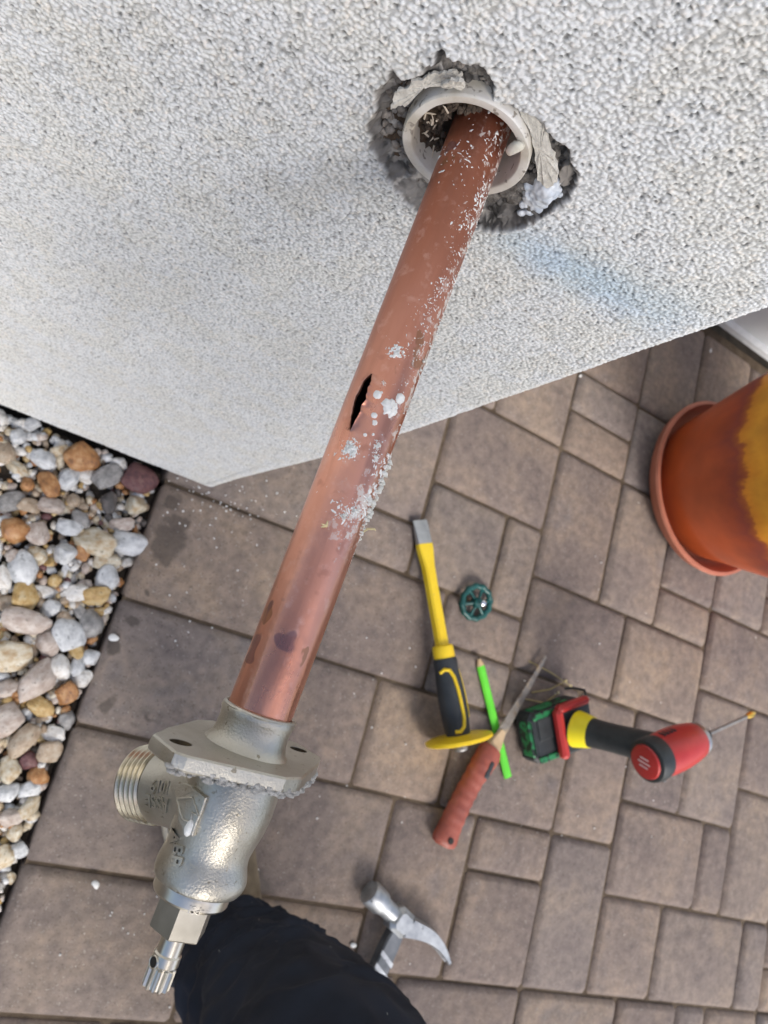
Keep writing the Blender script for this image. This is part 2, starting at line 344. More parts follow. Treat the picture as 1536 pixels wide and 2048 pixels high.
TS = [(38,873,38,'bluewhite'),(88,915,50,'bluewhite'),(57,968,34,'rust'),(100,968,44,'rust'),(165,915,60,'rust'),(12,905,40,'tan'),(140,955,44,'bluewhite'),(215,955,48,'grey'),(280,957,64,'maroon'),(274,1010,48,'cream'),(220,1005,44,'dark'),
      (28,1058,62,'rust'),(75,1065,44,'pink'),(196,1083,62,'cream'),(258,1088,56,'bluewhite'),(140,1055,40,'bluewhite'),(165,1038,36,'grey'),(132,1107,48,'bluewhite'),(78,1112,36,'cream'),(50,1140,60,'bluewhite'),(10,1157,36,'white'),(170,1100,36,'rust'),
      (214,1125,40,'cream'),(216,1160,50,'bluewhite'),(52,1190,54,'ochre'),(155,1185,40,'white'),(190,1190,48,'ochre'),(105,1215,44,'bluewhite'),(50,1240,70,'pink'),(140,1270,60,'bluewhite'),(184,1250,50,'grey'),(98,1285,48,'pink'),(28,1310,62,'cream'),
      (155,1300,38,'ochre'),(118,1335,46,'white'),(158,1333,40,'bluewhite'),(180,1315,40,'bluewhite'),(72,1365,70,'pink'),(165,1360,36,'white'),(135,1390,44,'rust'),(15,1440,54,'pink'),(80,1415,40,'ochre'),(50,1480,56,'tan'),(113,1468,32,'white'),
      (98,1507,46,'tan'),(57,1520,40,'maroon'),(20,1540,48,'cream'),(78,1555,40,'rust'),(10,1590,40,'bluewhite'),(62,1580,40,'bluewhite'),(25,1640,44,'pink'),(33,1665,36,'cream'),(10,1720,44,'cream'),(38,1705,30,'bluewhite'),(60,1620,34,'cream'),
      (110,1160,30,'ochre'),(20,1005,40,'grey'),(105,1010,40,'pink'),(60,1010,36,'tan'),(150,1000,34,'tan'),(120,900,30,'cream'),(190,905,30,'pink'),(240,925,34,'white'),(245,1048,40,'pink'),(28,1110,34,'pink'),(20,1210,36,'tan'),(135,1440,40,'grey'),(130,1240,30,'tan'),(10,1380,40,'pink'),(160,1222,30,'grey')]
pts = []
for (px, py, s, kd) in TS:
    x, y = G((px, py)); sz = s*.00066*1.05
    pts.append((x, y, sz/2)); pebble(x, y, -.013+sz*.18, sz*1.0, kd)
kinds = ['white', 'bluewhite', 'cream', 'ochre', 'rust', 'maroon', 'grey', 'pink', 'dark', 'tan']; wts = [15, 17, 18, 10, 8, 3, 10, 10, 2, 15]
n = 0; tries = 0
while n < 225 and tries < 30000:
    tries += 1; x = rnd.uniform(-.262, -.058); y = rnd.uniform(-.60, -.003); r_ = rnd.choice([.0055, .0065, .008, .0095, .0115])
    if x > -.30 and all((x-a)**2+(y-b)**2 > (.70*(r_+c))**2 for a, b, c in pts) and x+r_*.95 < PX0+.004:
        pts.append((x, y, r_)); pebble(x, y, -.016+r_*.3, r_*2.25, rnd.choices(kinds, wts)[0], rnd.uniform(1.05, 1.7)); n += 1
gm = {}                                         # the small stones below and the bed beyond the frame
for i in range(4400):
    if i < 2700: x, y, s = rnd.uniform(-.27, -.064), rnd.uniform(-.62, -.004), rnd.uniform(.003, .0075); z = -.015+rnd.uniform(-.004, .005)
    else: x, y, s = rnd.uniform(-1.2, -.27), rnd.uniform(-1.5, -.004), rnd.uniform(.008, .018); z = -.018+rnd.uniform(-.004, .006)
    if i > 4000: x = rnd.uniform(-.25, -.066); y = rnd.uniform(-1.5, -.62); s = rnd.uniform(.008, .014)
    if x+s > PX0+.002: x = PX0+.002-s
    kd = rnd.choices(kinds, wts)[0]; V0, F0 = rock(500+i % 9, 1, .75, .3, 3)
    e = Euler((rnd.uniform(-.5, .5), rnd.uniform(-.5, .5), rnd.uniform(0, 6.28))).to_matrix(); mm = np.array(e)
    vv = (V0*np.array([s*1.2, s*.9, s]))@mm.T+np.array([x+.15, y+.3, z]); gm.setdefault(kd, MB()).add([tuple(p) for p in vv], F0)
for kd, mb in gm.items():
    o = mb.build('small_pebbles', PSM[kd], gravel, ang=80); o['kind'] = 'stuff'
MB().add([(-2.5+.15, -2.6+.3, -.026), (PX0+.15, -2.6+.3, -.026), (PX0+.15, .3, -.026), (-2.5+.15, .3, -.026)], [(0, 1, 2, 3)]).build('gravel_soil', m_soil, gravel, smooth=False)

# ---------------------------------------------------------------- stucco wall
XC, RC = .0275, .010      # wall's right face, corner radius
wall = empty('stucco_wall', (0, 0, 0)); tag(wall, 'pale rough stucco wall with a broken hole around a copper pipe', 'wall')
m_stucco = vc_material('stucco', .92, .5, 2600, .0003)
HOLE = [(890,93),(903,112),(935,118),(975,130),(1000,165),(996,192),(1040,205),(1082,228),(1120,272),(1150,300),(1165,345),(1150,395),(1112,420),(1078,442),(1040,455),(985,462),(940,452),(890,450),(850,436),(815,404),(790,372),(768,330),(745,292),(738,245),(752,220),(757,178),(778,160),(776,132),(792,128),(812,150),(848,142),(872,118),(882,96)]
HP = np.array([Wl(p) for p in HOLE])
SC = Wl((933, 291)); SC = (SC[0], SC[1]); RO, RI = .0252, .0211
def poly_sd(x, z, P):
    d = np.full(x.shape, 9.); inside = np.zeros(x.shape, bool); n = len(P)
    for i in range(n):
        a, b = P[i], P[(i+1) % n]; e = b-a; w0 = x-a[0]; w1 = z-a[1]
        t = np.clip((w0*e[0]+w1*e[1])/(e@e), 0, 1); d = np.minimum(d, np.hypot(w0-e[0]*t, w1-e[1]*t))
        c = ((a[1] <= z) & (b[1] > z)) | ((b[1] <= z) & (a[1] > z))
        xi = a[0]+(z-a[1])/(b[1]-a[1]+1e-12)*e[0]; inside ^= c & (x < xi)
    return np.where(inside, -d, d)
def stucco_grid(s, z):
    """s: distance along the wall's skin (0 = where the corner starts to round), z: height. Returns points, colours, keep."""
    S, Z = np.meshgrid(s, z); arc = RC*math.pi/2
    th = np.clip(S/RC, 0, math.pi/2); xs = XC-RC
    X = np.where(S < 0, xs+S, np.where(S < arc, xs+RC*np.sin(th), XC)); Y = np.where(S < 0, 0, np.where(S < arc, RC-RC*np.cos(th), RC+S-arc))
    nx = np.where(S < 0, 0, np.sin(th)); ny = np.where(S < 0, -1., -np.cos(th))
    U = S+xs
    wx = (fbm(U*420, Z*420, 0, 3, 2)-.5)*.0005; wz = (fbm(U*420, Z*420, 0, 33, 2)-.5)*.0005
    f1, f2, cid = cells((U+wx)/.00175, (Z+wz)/.00175, 1); g1, g2, gid = cells((U+wz)/.00105, (Z+wx)/.00105, 2)
    dome = np.sqrt(np.clip(1-(f1/(.46+.16*cid))**2, 0, 1))*(.55+.60*cid); dome2 = np.sqrt(np.clip(1-(g1/.62)**2, 0, 1))
    low = fbm(U/.006, Z/.006, 0, 50, 3)-.5; big = fbm(U/.035, Z/.035, 0, 60, 3)-.5
    pit = np.maximum(.5*sstep(.74, .80, fbm(U/.0020, Z/.0020, 0, 77, 2)), sstep(.93, .94, cells((U+wz)/.0021, (Z+wx)/.0021, 91)[2])*.8*sstep(.50, .25, cells((U+wz)/.0021, (Z+wx)/.0021, 91)[0]))
    h = .00070*dome+.00014*dome2*(.4+.6*gid)+.00035*low+.0010*big-.0008*pit
    h -= .0005
    c = np.array([.765, .785, .79])[None, None, :]*(1+.10*(cid-.5)+.08*(gid-.5))[..., None]
    warm = sstep(.45, .62, fbm(U/.02, Z/.02, 0, 90, 4)); c = c*(1-warm[..., None]*np.array([.01, .025, .06]))
    c = c*(1-.10*sstep(.86, .95, cid)[..., None]*np.array([.2, .6, 1.0]))
    grain_core = np.clip(1-f1/.5, 0, 1); c = c*(.60+.40*np.clip(dome*1.6+dome2*.25, 0, 1))[..., None]; c = c*(1-.80*pit)[..., None]  # gaps and pits darkened in the colour: shade between grains, slight dirt
    # blue-grey band blended into the colour, running away from the hole
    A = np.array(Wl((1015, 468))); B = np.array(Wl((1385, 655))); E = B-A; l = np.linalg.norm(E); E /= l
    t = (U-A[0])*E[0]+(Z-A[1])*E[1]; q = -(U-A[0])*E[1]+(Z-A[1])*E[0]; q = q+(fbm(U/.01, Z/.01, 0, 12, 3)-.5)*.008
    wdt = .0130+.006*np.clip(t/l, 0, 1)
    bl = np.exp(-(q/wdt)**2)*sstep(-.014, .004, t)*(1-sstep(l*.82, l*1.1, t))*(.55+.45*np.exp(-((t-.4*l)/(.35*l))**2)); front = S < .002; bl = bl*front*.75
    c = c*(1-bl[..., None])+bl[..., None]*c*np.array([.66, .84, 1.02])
    # the broken hole
    keep = np.ones(S.shape, bool)
    jx = np.zeros(S.shape); jz = np.zeros(S.shape)
    near = front & (np.hypot(U-SC[0], Z-SC[1]) < .075)
    x_, z_ = U[near], Z[near]
    sd_ = poly_sd(x_, z_, HP)+(fbm(x_/.0036, z_/.0036, 0, 21, 2)-.5)*.0034
    r_ = np.hypot(x_-SC[0], z_-SC[1]); ins = sstep(0.0002, -.0012, sd_)
    A0 = np.array(Wl((800, 395))); ramp_ = np.exp(-((x_-A0[0])**2+(z_-A0[1])**2)/(.016**2))     # smooth trowelled smear, lower left
    dep = .0042+.0040*(fbm(x_/.007, z_/.007, 0, 31, 3)-.5)*2; dep = dep*(1-.62*ramp_)
    dep = dep*sstep(-.0001, -.0045-.007*ramp_, sd_+(0))
    crumb = (cells(x_/.0030+fbm(x_/.002, z_/.002, 0, 14, 2), z_/.0030, 4)[0]-.45)*.0020+(fbm(x_/.0014, z_/.0014, 0, 41, 3)-.5)*.0016
    hh = h[near]*(1-ins)+(-dep-.0012-crumb*(1-.7*ramp_))*ins; hh += .0005*sstep(.003, .0, sd_)*(1-ins); h[near] = hh
    dz3 = dep/.0035
    mc = np.array([.165, .158, .152])[None, :]*(.45+1.0*fbm(x_/.0045, z_/.0045, dz3, 44, 4))[:, None]*(1+.45*ramp_[:, None])
    mc = mc*(1-.62*(1-.75*ramp_)[:, None]*sstep(.50, .60, fbm(x_/.0055, z_/.0055, dz3, 47, 3))[:, None])  # shade of the crevices put into the mortar colour as dark patches
    mc = mc+(np.array([.22, .21, .195])[None, :])*sstep(.60, .68, fbm(x_/.0050, z_/.0050, dz3, 48, 3))[:, None]
    jit = ins*sstep(0, .0015, dep)*.0022; jx[near] = (fbm(x_/.0022, z_/.0022, dep/.0018, 51, 3)-.5)*jit; jz[near] = (fbm(x_/.0022, z_/.0022, dep/.0018, 52, 3)-.5)*jit
    stain = np.exp(-np.clip(sd_, 0, 1)/.0015)[:, None]*.30*(1-ins)[:, None]
    cc = c[near]; cc = cc*(1-stain)+stain*np.array([.30, .28, .26]); c[near] = cc*(1-ins)[:, None]+mc*ins[:, None]
    kk = keep[near]; kk[r_ < RO-.0006] = False; keep[near] = kk
    # foot of the wall: the coat thins out and rounds off
    foot = sstep(.012, 0, Z)*.004
    lean = -.024*sstep(.50, .0, Z)**1.3*(S > -.03)*sstep(-.03, .0, S)
    P = np.stack([X+nx*(h-foot)+lean+jx, Y+ny*(h-foot), Z-.002+jz], -1)
    return P, c, keep
arc = RC*math.pi/2
prev = None
for (z0, z1, dz) in ((0, .30, .00082), (.30, .57, .00062), (.57, .862, .00046)):     # finer towards the top, where one stands close to it
    s = np.concatenate([np.arange(-.34, -.001, dz), np.arange(-.001, arc, dz*.9), np.linspace(arc, arc+.03, 30)]); z = np.linspace(z0, z1, int((z1-z0)/dz)+1)
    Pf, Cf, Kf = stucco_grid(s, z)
    if prev is not None:
        for i in range(3): Pf[0, :, i] = np.interp(s, prev[0], prev[1][:, i])
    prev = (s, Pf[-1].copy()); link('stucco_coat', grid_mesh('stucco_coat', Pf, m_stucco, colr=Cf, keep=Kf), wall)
s2 = np.concatenate([np.linspace(-2.6, -.34, 200), np.arange(-.3375, 0, .0025), np.linspace(0, arc+.03, 16)]); z2 = np.concatenate([np.arange(.861, 1.4, .0025), np.linspace(1.41, 2.7, 60)])
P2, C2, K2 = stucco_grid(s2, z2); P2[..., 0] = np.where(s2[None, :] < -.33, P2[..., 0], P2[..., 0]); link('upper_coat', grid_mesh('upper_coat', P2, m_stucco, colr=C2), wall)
s3 = np.concatenate([np.linspace(-2.6, -.9, 120), np.arange(-.895, -.3390, .0025)]); z3 = np.arange(0, .864, .0025)
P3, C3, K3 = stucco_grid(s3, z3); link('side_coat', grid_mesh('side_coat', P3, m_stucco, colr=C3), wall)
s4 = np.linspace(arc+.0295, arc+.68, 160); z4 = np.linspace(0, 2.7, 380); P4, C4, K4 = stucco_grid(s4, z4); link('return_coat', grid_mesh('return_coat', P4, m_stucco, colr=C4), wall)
m_block = material('wall_core', (.22, .20, .18), (.30, .28, .26), 20, .9)
b = MB(); b.box(((-2.6+XC-.012)/2, .39, 1.345), (2.6+XC-.012, .54, 2.69)); b.build('wall_core', m_block, wall, smooth=False)
# rough mortar behind the opening, and the plastic sleeve
m_mortar = vc_material('raw_mortar', .95, .9, 900, .001)
u = np.linspace(-.05, .05, 150); UU, ZZ = np.meshgrid(u, u)
dd = np.hypot(UU, ZZ); yy = .0035+.75*np.clip(UU+.006, 0, 1)+.006*fbm(UU/.006, ZZ/.006, 0, 71, 4)-.004*(cells(UU/.004, ZZ/.004, 8)[0]-.5)
cc = np.array([.12, .085, .06])[None, None]*(.25+1.1*fbm(UU/.004, ZZ/.004, 0, 73, 4))[..., None]
link('hole_filling', grid_mesh('hole_filling', np.stack([UU+SC[0], yy, ZZ+SC[1]], -1), m_mortar, colr=cc, keep=(np.hypot(UU-.0005, ZZ-.001) > .0118) & (dd < .045)), wall)
def sleeve():
    n = 96; rows = [(RI, .05), (RI, .001), (RI+.0004, .0002), (RI+.0007, .0), (RO-.0006, -.0001), (RO-.0001, .0005), (RO, .001), (RO, .05)]
    P = np.zeros((len(rows), n+1, 3)); a = np.linspace(0, 2*np.pi, n+1)
    for i, (r_, y_) in enumerate(rows):
        w_ = (vnoise(np.cos(a)*2.2+5, np.sin(a)*2.2+5, 0, 9)-.5)*.0010
        rr = r_+(w_ if 1 <= i <= 6 else 0)*.6; P[i, :, 0] = SC[0]+rr*np.cos(a); P[i, :, 2] = SC[1]+rr*np.sin(a); P[i, :, 1] = y_-.0022+(w_ if 0 < i < 7 else 0)
    c = np.ones((len(rows), n+1, 3))*np.array([.62, .57, .47]); k = vnoise(np.cos(a)*4, np.sin(a)*4+9, 0, 19); c *= (.86+.22*k)[None, :, None]; return P[:, ::-1], c[:, ::-1]
Ps, Cs = sleeve()
m_pvc = material('sleeve_plastic', (.52, .48, .40), (.72, .70, .66), 60, .5, c3=(.65, .62, .56), bump=.2, bscale=500, bdist=.0003, speck=(260, .64, (.30, .27, .23)))
me = grid_mesh('pipe_sleeve', Ps, m_pvc); me.set_sharp_from_angle(angle=R(40)); link('pipe_sleeve', me, wall)
# flakes of broken stucco skin still hanging at the edge
m_flake = material('stucco_flake', (.50, .48, .43), (.70, .67, .60), 300, .9, bump=.9, bscale=900, bdist=.0008)
def flake(poly, y0, thick, tilt, name='stucco_flake', mat=m_flake):
    P = [Wl(p, y0) for p in poly]; cx = sum(p[0] for p in P)/len(P); cz = sum(p[1] for p in P)/len(P)
    Q = []
    for i in range(len(P)):
        a, b_ = P[i], P[(i+1) % len(P)]
        for k in range(4): t = k/4; Q.append((a[0]*(1-t)+b_[0]*t-cx+rnd.uniform(-.0005, .0005), a[1]*(1-t)+b_[1]*t-cz+rnd.uniform(-.0005, .0005)))
    v = []; f = []; n = len(Q); rings = [(1., thick/2), (1.0, -thick*.30), (.95, -thick*.5), (.6, -thick*.5)]
    for s_, y_ in rings: v += [(q[0]*s_, y_+tilt[0]*q[0]*s_+tilt[1]*q[1]*s_+rnd.uniform(-.00035, .00035), q[1]*s_) for q in Q]
    v.append((0, -thick*.6, 0))
    for k in range(3):
        for i in range(n): j = (i+1) % n; f.append((k*n+i, k*n+j, k*n+n+j, k*n+n+i))
    for i in range(n): f.append((3*n+i, 3*n+(i+1) % n, 4*n))
    f.append(tuple(range(n-1, -1, -1)))
    mb = MB(); mb.add(v, f); o = mb.build(name, mat, wall, ang=50, loc=(cx, y0, cz)); return o
flake([(790,180),(800,168),(812,173),(824,158),(850,154),(862,146),(888,150),(905,150),(922,158),(914,168),(904,163),(896,176),(884,166),(868,164),(852,174),(842,170),(834,184),(824,188),(816,202),(800,200),(786,206)], .0003, .0011, (.1, .15))
flake([(905,150),(926,158),(932,176),(922,182),(908,170),(893,178),(884,168)], -.0018, .0015, (.3, -.2))
flake([(1036,224),(1058,228),(1078,240),(1090,262),(1104,300),(1120,330),(1118,352),(1098,366),(1078,352),(1072,322),(1068,288),(1056,258)], .0004, .0017, (-.12, .05))
flake([(1122,330),(1140,318),(1152,345),(1142,372),(1122,366)], .004, .003, (.2, .1), mat=m_block)
def lumpy(c, rad, seed, mat, name, parent, sub=3, lump=.6, sq=(1, 1, 1)):
    v, f = rock(seed, sub, 1., lump, 2); mb = MB(); v = v*np.array(rad)*np.array(sq); mb.add([tuple(p) for p in v], f); return mb.build(name, mat, parent, ang=70, loc=c)
m_caulk = material('white_caulk', (.46, .52, .60), (.78, .82, .86), 260, .5, bump=.2, bscale=700, bdist=.0006)
mb = MB()
for k in range(150):
    t_ = rnd.random(); p = (1106-50*t_**1.3+rnd.gauss(0, 8), 374+28*t_+rnd.gauss(0, 13)); y_ = .004-.004*math.exp(-((p[0]-1095)**2+(p[1]-385)**2)/500)+rnd.uniform(-.0004, .0004); x_, z_ = Wl(p, y_); rr = rnd.uniform(.0014, .0028)
    v, f = rock(800+k % 9, 2, 1, .5, 2); e = np.array(Euler((rnd.uniform(0, 6), rnd.uniform(0, 6), 0)).to_matrix()); v = (v*np.array([1, 1, .7]))@e.T; mb.add([(x_+q[0]*rr, y_+q[1]*rr, z_+q[2]*rr) for q in v], f)
ck = mb.build('caulk_lump', m_caulk, wall, ang=80); rm_ = ck.modifiers.new('merge', 'REMESH'); rm_.mode = 'VOXEL'; rm_.voxel_size = .00045; rm_.use_smooth_shade = True; sm_ = ck.modifiers.new('soften', 'SMOOTH'); sm_.iterations = 5; sm_.factor = .6
mb = MB()
for k in range(52):                  # chunks of mortar left standing in the break
    a = rnd.uniform(0, 6.28); q = rnd.uniform(RO+.002, .036); x_, z_ = SC[0]+q*math.cos(a), SC[1]+q*math.sin(a)
    if poly_sd(np.array([x_]), np.array([z_]), HP)[0] > -.003 or (x_ < SC[0]-.008 and z_ < SC[1]-.004): continue
    v, f = rock(820+k % 12, 3, 1, .5, 5); rr = rnd.uniform(.0018, .0045); mb.add([(x_+p[0]*rr, .0052+p[1]*rr*.7, z_+p[2]*rr) for p in v], f)
mb.build('mortar_chunks', material('mortar_chunk', (.08, .072, .065), (.24, .225, .205), 260, .95, bump=1, bscale=900, bdist=.0012, detail=8), wall, ang=60)['kind'] = 'stuff'
m_dirt = material('mortar_crumb', (.16, .14, .125), (.34, .31, .28), 300, .95, bump=1, bscale=900, bdist=.0008)
mb = MB()
for i in range(210):                 # loose crumbs of mortar sitting in the break
    a = rnd.uniform(0, 6.28); q = rnd.uniform(RO+.0008, .036); x_, z_ = SC[0]+q*math.cos(a), SC[1]+q*math.sin(a)
    if poly_sd(np.array([x_]), np.array([z_]), HP)[0] > -.0022: continue
    v, f = rock(900+i % 12, 1, 1, .4, 4); rr = rnd.uniform(.0006, .0024); mb.add([(x_+p[0]*rr, .0058+rnd.uniform(-.001, .0006)+p[1]*rr, z_+p[2]*rr) for p in v], f)
o = mb.build('mortar_crumbs', m_dirt, wall, ang=80); o['kind'] = 'stuff'
mb = MB()
for i in range(120):
    a = rnd.uniform(1.4, 5.4); q = rnd.uniform(.011, RI-.0015); x_, z_ = SC[0]+q*math.cos(a), SC[1]+q*math.sin(a)
    v, f = rock(930+i % 12, 1, 1, .4, 4); rr = rnd.uniform(.0006, .0018); mb.add([(x_+p[0]*rr, .0060+max(0, (x_-SC[0]+.006)*.75)+rnd.uniform(-.002, .001)+p[1]*rr, z_+p[2]*rr) for p in v], f)
o = mb.build('dark_crumbs', material('dark_crumb', (.035, .025, .02), (.13, .10, .075), 400, .95), wall, ang=80); o['kind'] = 'stuff'
m_fibre = material('fibre', (.50, .42, .32), (.62, .55, .45), 100, .9)
mb = MB()
for i in range(14):
    a = rnd.uniform(2.2, 4.2); q = rnd.uniform(.013, RI-.001); p0 = V(SC[0]+q*math.cos(a), rnd.uniform(-.001, .006), SC[1]+q*math.sin(a)); d_ = V(rnd.uniform(-1, 1), rnd.uniform(-.6, .6), rnd.uniform(-1, 1)).normalized()*rnd.uniform(.002, .005)
    mb.tube([p0, p0+d_*.5+V(rnd.uniform(-.001, .001), 0, .0006), p0+d_], [.0004, .0003, .0001], 5)
mb.build('torn_fibres', m_fibre, wall)['kind'] = 'stuff'

# the second wall at the far side of the recess
m_back = material('painted_wall', (.52, .57, .60), (.58, .62, .65), 14, .8, bump=.35, bscale=160, bdist=.0015)
m_edge = material('wall_foot', (.50, .53, .55), (.60, .63, .65), 60, .7, bump=.6, bscale=200, bdist=.002)
bw = empty('background_wall', (1.5, .70, 0)); tag(bw, 'smooth grey blue wall closing the recess behind the flower pot', 'wall')
mb = MB(); mb.box((0, .09, 1.36), (2.93, .18, 2.68), ch=.004); mb.build('wall_face', m_back, bw)
mb = MB(); mb.box((0, .006, .022), (2.93, .03, .026), ch=.006); mb.build('wall_foot', m_edge, bw)

# ---------------------------------------------------------------- copper pipe and valve
def c2w(c): return Vector((CAM[0]+c@CA, CAM[1]+c@CB, CAM[2]-c@CU))
c1 = np.array([(519-768)/F*.256, (1425-1024)/F*.256, .256]); c0 = np.array([(954-768)/F*.288, (280-1024)/F*.288, .288])
p1, p0 = c2w(c1), c2w(c0); D = (p1-p0).normalized(); vw = (p1-Vector(CAM)).normalized(); E2 = -(vw-D*vw.dot(D)).normalized(); E1 = E2.cross(D).normalized()
FM = Matrix(((E1[0], E2[0], D[0], p1[0]), (E1[1], E2[1], D[1], p1[1]), (E1[2], E2[2], D[2], p1[2]), (0, 0, 0, 1)))
faucet = empty('frost_valve', mat=FM); tag(faucet, 'nickel garden valve on a split copper pipe sticking out of the stucco wall', 'water valve')
FI = FM.inverted()
def to_local(p):  return FI @ Vector(p)
def cyl_hit(px, Rr=.01112):
    c = ray(px); w = Vector((c@CA, c@CB, -(c@CU))).normalized(); o = FI @ Vector(CAM); d_ = FI.to_3x3() @ w
    A_ = d_.x**2+d_.y**2; B_ = o.x*d_.x+o.y*d_.y; C_ = o.x**2+o.y**2-Rr*Rr; Dn = B_*B_-A_*C_
    t = (-B_-math.sqrt(max(Dn, 0)))/A_; q = o+d_*t; return q.z, math.atan2(q.x, q.y)      # height along the pipe, angle from the near side
def pipe_pt(s_, th, r_): return (r_*math.sin(th), r_*math.cos(th), s_)
RP = .01125
def copper():
    m = bpy.data.materials.new('copper'); m.use_nodes = True; t = m.node_tree; p = t.nodes['Principled BSDF']; L = t.links.new
    tc = nn(t, 'ShaderNodeTexCoord')
    def noise(s, d=4, scl=(1, 1, 1), r=.55):
        mp = nn(t, 'ShaderNodeMapping'); mp.inputs['Scale'].default_value = scl; L(tc.outputs['Object'], mp.inputs[0])
        n = nn(t, 'ShaderNodeTexNoise'); n.inputs['Scale'].default_value = s; n.inputs['Detail'].default_value = d; n.inputs['Roughness'].default_value = r; L(mp.outputs[0], n.inputs['Vector']); return n.outputs['Fac']
    def mix(f, a, b):
        x = nn(t, 'ShaderNodeMixRGB')
        for i, q in ((0, f), (1, a), (2, b)):
            if isinstance(q, tuple): x.inputs[i].default_value = (*q, 1)
            elif isinstance(q, float): x.inputs[i].default_value = q
            else: L(q, x.inputs[i])
        return x.outputs[0]
    def mr(f, a, b, c=0., d=1.):
        x = nn(t, 'ShaderNodeMapRange'); x.inputs[1].default_value = a; x.inputs[2].default_value = b; x.inputs[3].default_value = c; x.inputs[4].default_value = d; L(f, x.inputs[0]); return x.outputs[0]
    sp = nn(t, 'ShaderNodeSeparateXYZ'); L(tc.outputs['Object'], sp.inputs[0])
    c = mix(mr(noise(60, 4, (1, 1, .25)), .35, .65), (.56, .245, .165), (.70, .345, .25))
    old = mr(sp.outputs[2], -.09, -.20); c = mix(mr(old, 0, 1, 0, .85), c, (.37, .135, .08))
    c = mix(mr(noise(110, 4, (1, 1, .12)), .52, .70, 0, .55), c, (.38, .17, .115)); c = mix(mr(noise(200, 5), .56, .72, 0, .45), c, (.74, .46, .38))
    c = mix(mr(noise(130, 3), .60, .68, 0, .5), c, (.46, .20, .14))
    c = mix(mr(noise(85, 3, (1, 1, .6), .5), .655, .675, 0, .62), c, (.27, .14, .07))
    c = mix(mr(noise(50, 2), .70, .715, 0, .6), c, (.16, .09, .11))
    def band(z0, z1, x0, x1, thr, s_, sof=.04):
        g1 = mr(sp.outputs[2], z0-.008, z0+.008); g2 = mr(sp.outputs[2], z1-.008, z1+.008, 1, 0); g3 = mr(sp.outputs[0], x0, x1)
        a_ = nn(t, 'ShaderNodeMath', operation='MULTIPLY'); L(g1, a_.inputs[0]); L(g2, a_.inputs[1]); b_ = nn(t, 'ShaderNodeMath', operation='MULTIPLY'); L(a_.outputs[0], b_.inputs[0]); L(g3, b_.inputs[1])
        e_ = nn(t, 'ShaderNodeMath', operation='MULTIPLY_ADD'); e_.inputs[1].default_value = .13; L(b_.outputs[0], e_.inputs[0]); L(noise(s_, 6, (1, 1, .7), .68), e_.inputs[2])
        o_ = nn(t, 'ShaderNodeMath', operation='MULTIPLY'); L(mr(e_.outputs[0], thr, thr+sof), o_.inputs[0]); L(b_.outputs[0], o_.inputs[1]); return o_.outputs[0]
    sc1 = band(-.245, -.095, .002, .010, .66, 330); sc2 = band(-.092, -.058, -.006, .006, .66, 300); sc3 = band(-.26, -.185, -.010, .002, .70, 260)
    m1 = nn(t, 'ShaderNodeMath', operation='MAXIMUM'); L(sc1, m1.inputs[0]); L(sc2, m1.inputs[1]); m2 = nn(t, 'ShaderNodeMath', operation='MAXIMUM'); L(m1.outputs[0], m2.inputs[0]); L(sc3, m2.inputs[1]); chalk = m2.outputs[0]
    c = mix(mr(chalk, 0, 1, 0, .85), c, (.62, .58, .53)); L(c, p.inputs['Base Color']); L(mr(chalk, 0, 1, .93, .05), p.inputs['Metallic'])
    ro = nn(t, 'ShaderNodeMath', operation='ADD'); L(mr(noise(70, 4, (1, 1, .4)), .3, .7, .22, .38), ro.inputs[0]); L(mr(old, 0, 1, 0, .16), ro.inputs[1]); L(ro.outputs[0], p.inputs['Roughness'])
    bp = nn(t, 'ShaderNodeBump'); bp.inputs['Strength'].default_value = .25; bp.inputs['Distance'].default_value = .0003; L(noise(900, 3, (1, 1, .12)), bp.inputs['Height'])
    b2 = nn(t, 'ShaderNodeBump'); b2.inputs['Strength'].default_value = .30; b2.inputs['Distance'].default_value = .0006; L(noise(160, 3), b2.inputs['Height']); L(bp.outputs[0], b2.inputs['Normal'])
    L(b2.outputs[0], p.inputs['Normal']); return m
m_copper = copper()
sa, ta = cyl_hit((748, 749)); sb_, tb = cyl_hit((702, 862)); SM = (sa+sb_)/2; SL = (sb_-sa)/2; TH0 = (ta+tb)/2-R(2)
def pipe_grid(r0):
    S_ = np.concatenate([np.arange(-.262, sa-.012, .002), np.arange(sa-.012, sb_+.012, .0004), np.arange(sb_+.012, .002, .002)]); n = 96
    k = np.arange(n+1)/n; k = k+.9*np.sin(2*np.pi*k)/(2*np.pi)*-1*.8
    T, SS = np.meshgrid(k*2*np.pi, S_)
    t_ = np.clip((SS-SM)/SL, -1, 1); w = np.clip(1-t_*t_, 0, 1)**.8*(1-.25*t_)
    side = np.where(T < np.pi, 1., -1.); dT = np.minimum(T, 2*np.pi-T)
    edge = .135*w*(1+.35*(vnoise(SS*420, side*3, 0, 5)-.5)+.22*(vnoise(SS*1300, side*5, 0, 6)-.5)); T2 = T+side*edge*np.exp(-dT/.55)
    rr = r0+.0007*np.exp(-dT/.5)*np.exp(-((SS-SM)/(SL*1.1))**2)+.0004*np.exp(-dT/.10)*w
    rr = rr+.0009*np.exp(-dT/.09)*w*(.7+.6*vnoise(SS*500, side*4, 0, 8))
    A_ = TH0+T2; return np.stack([rr*np.sin(A_), rr*np.cos(A_), SS], -1)
PO = pipe_grid(RP); PI_ = pipe_grid(RP-.0009)
full = np.concatenate([PI_[:, :1], PO, PI_[:, -1:]], 1)        # torn edge, outer skin, torn edge
link('pipe_bore', grid_mesh('pipe_bore', PI_, material('shaded_bore', (.02, .012, .009), (.05, .028, .02), 80, .8)), faucet)  # near-black bore: the shade inside the pipe is put into its colour
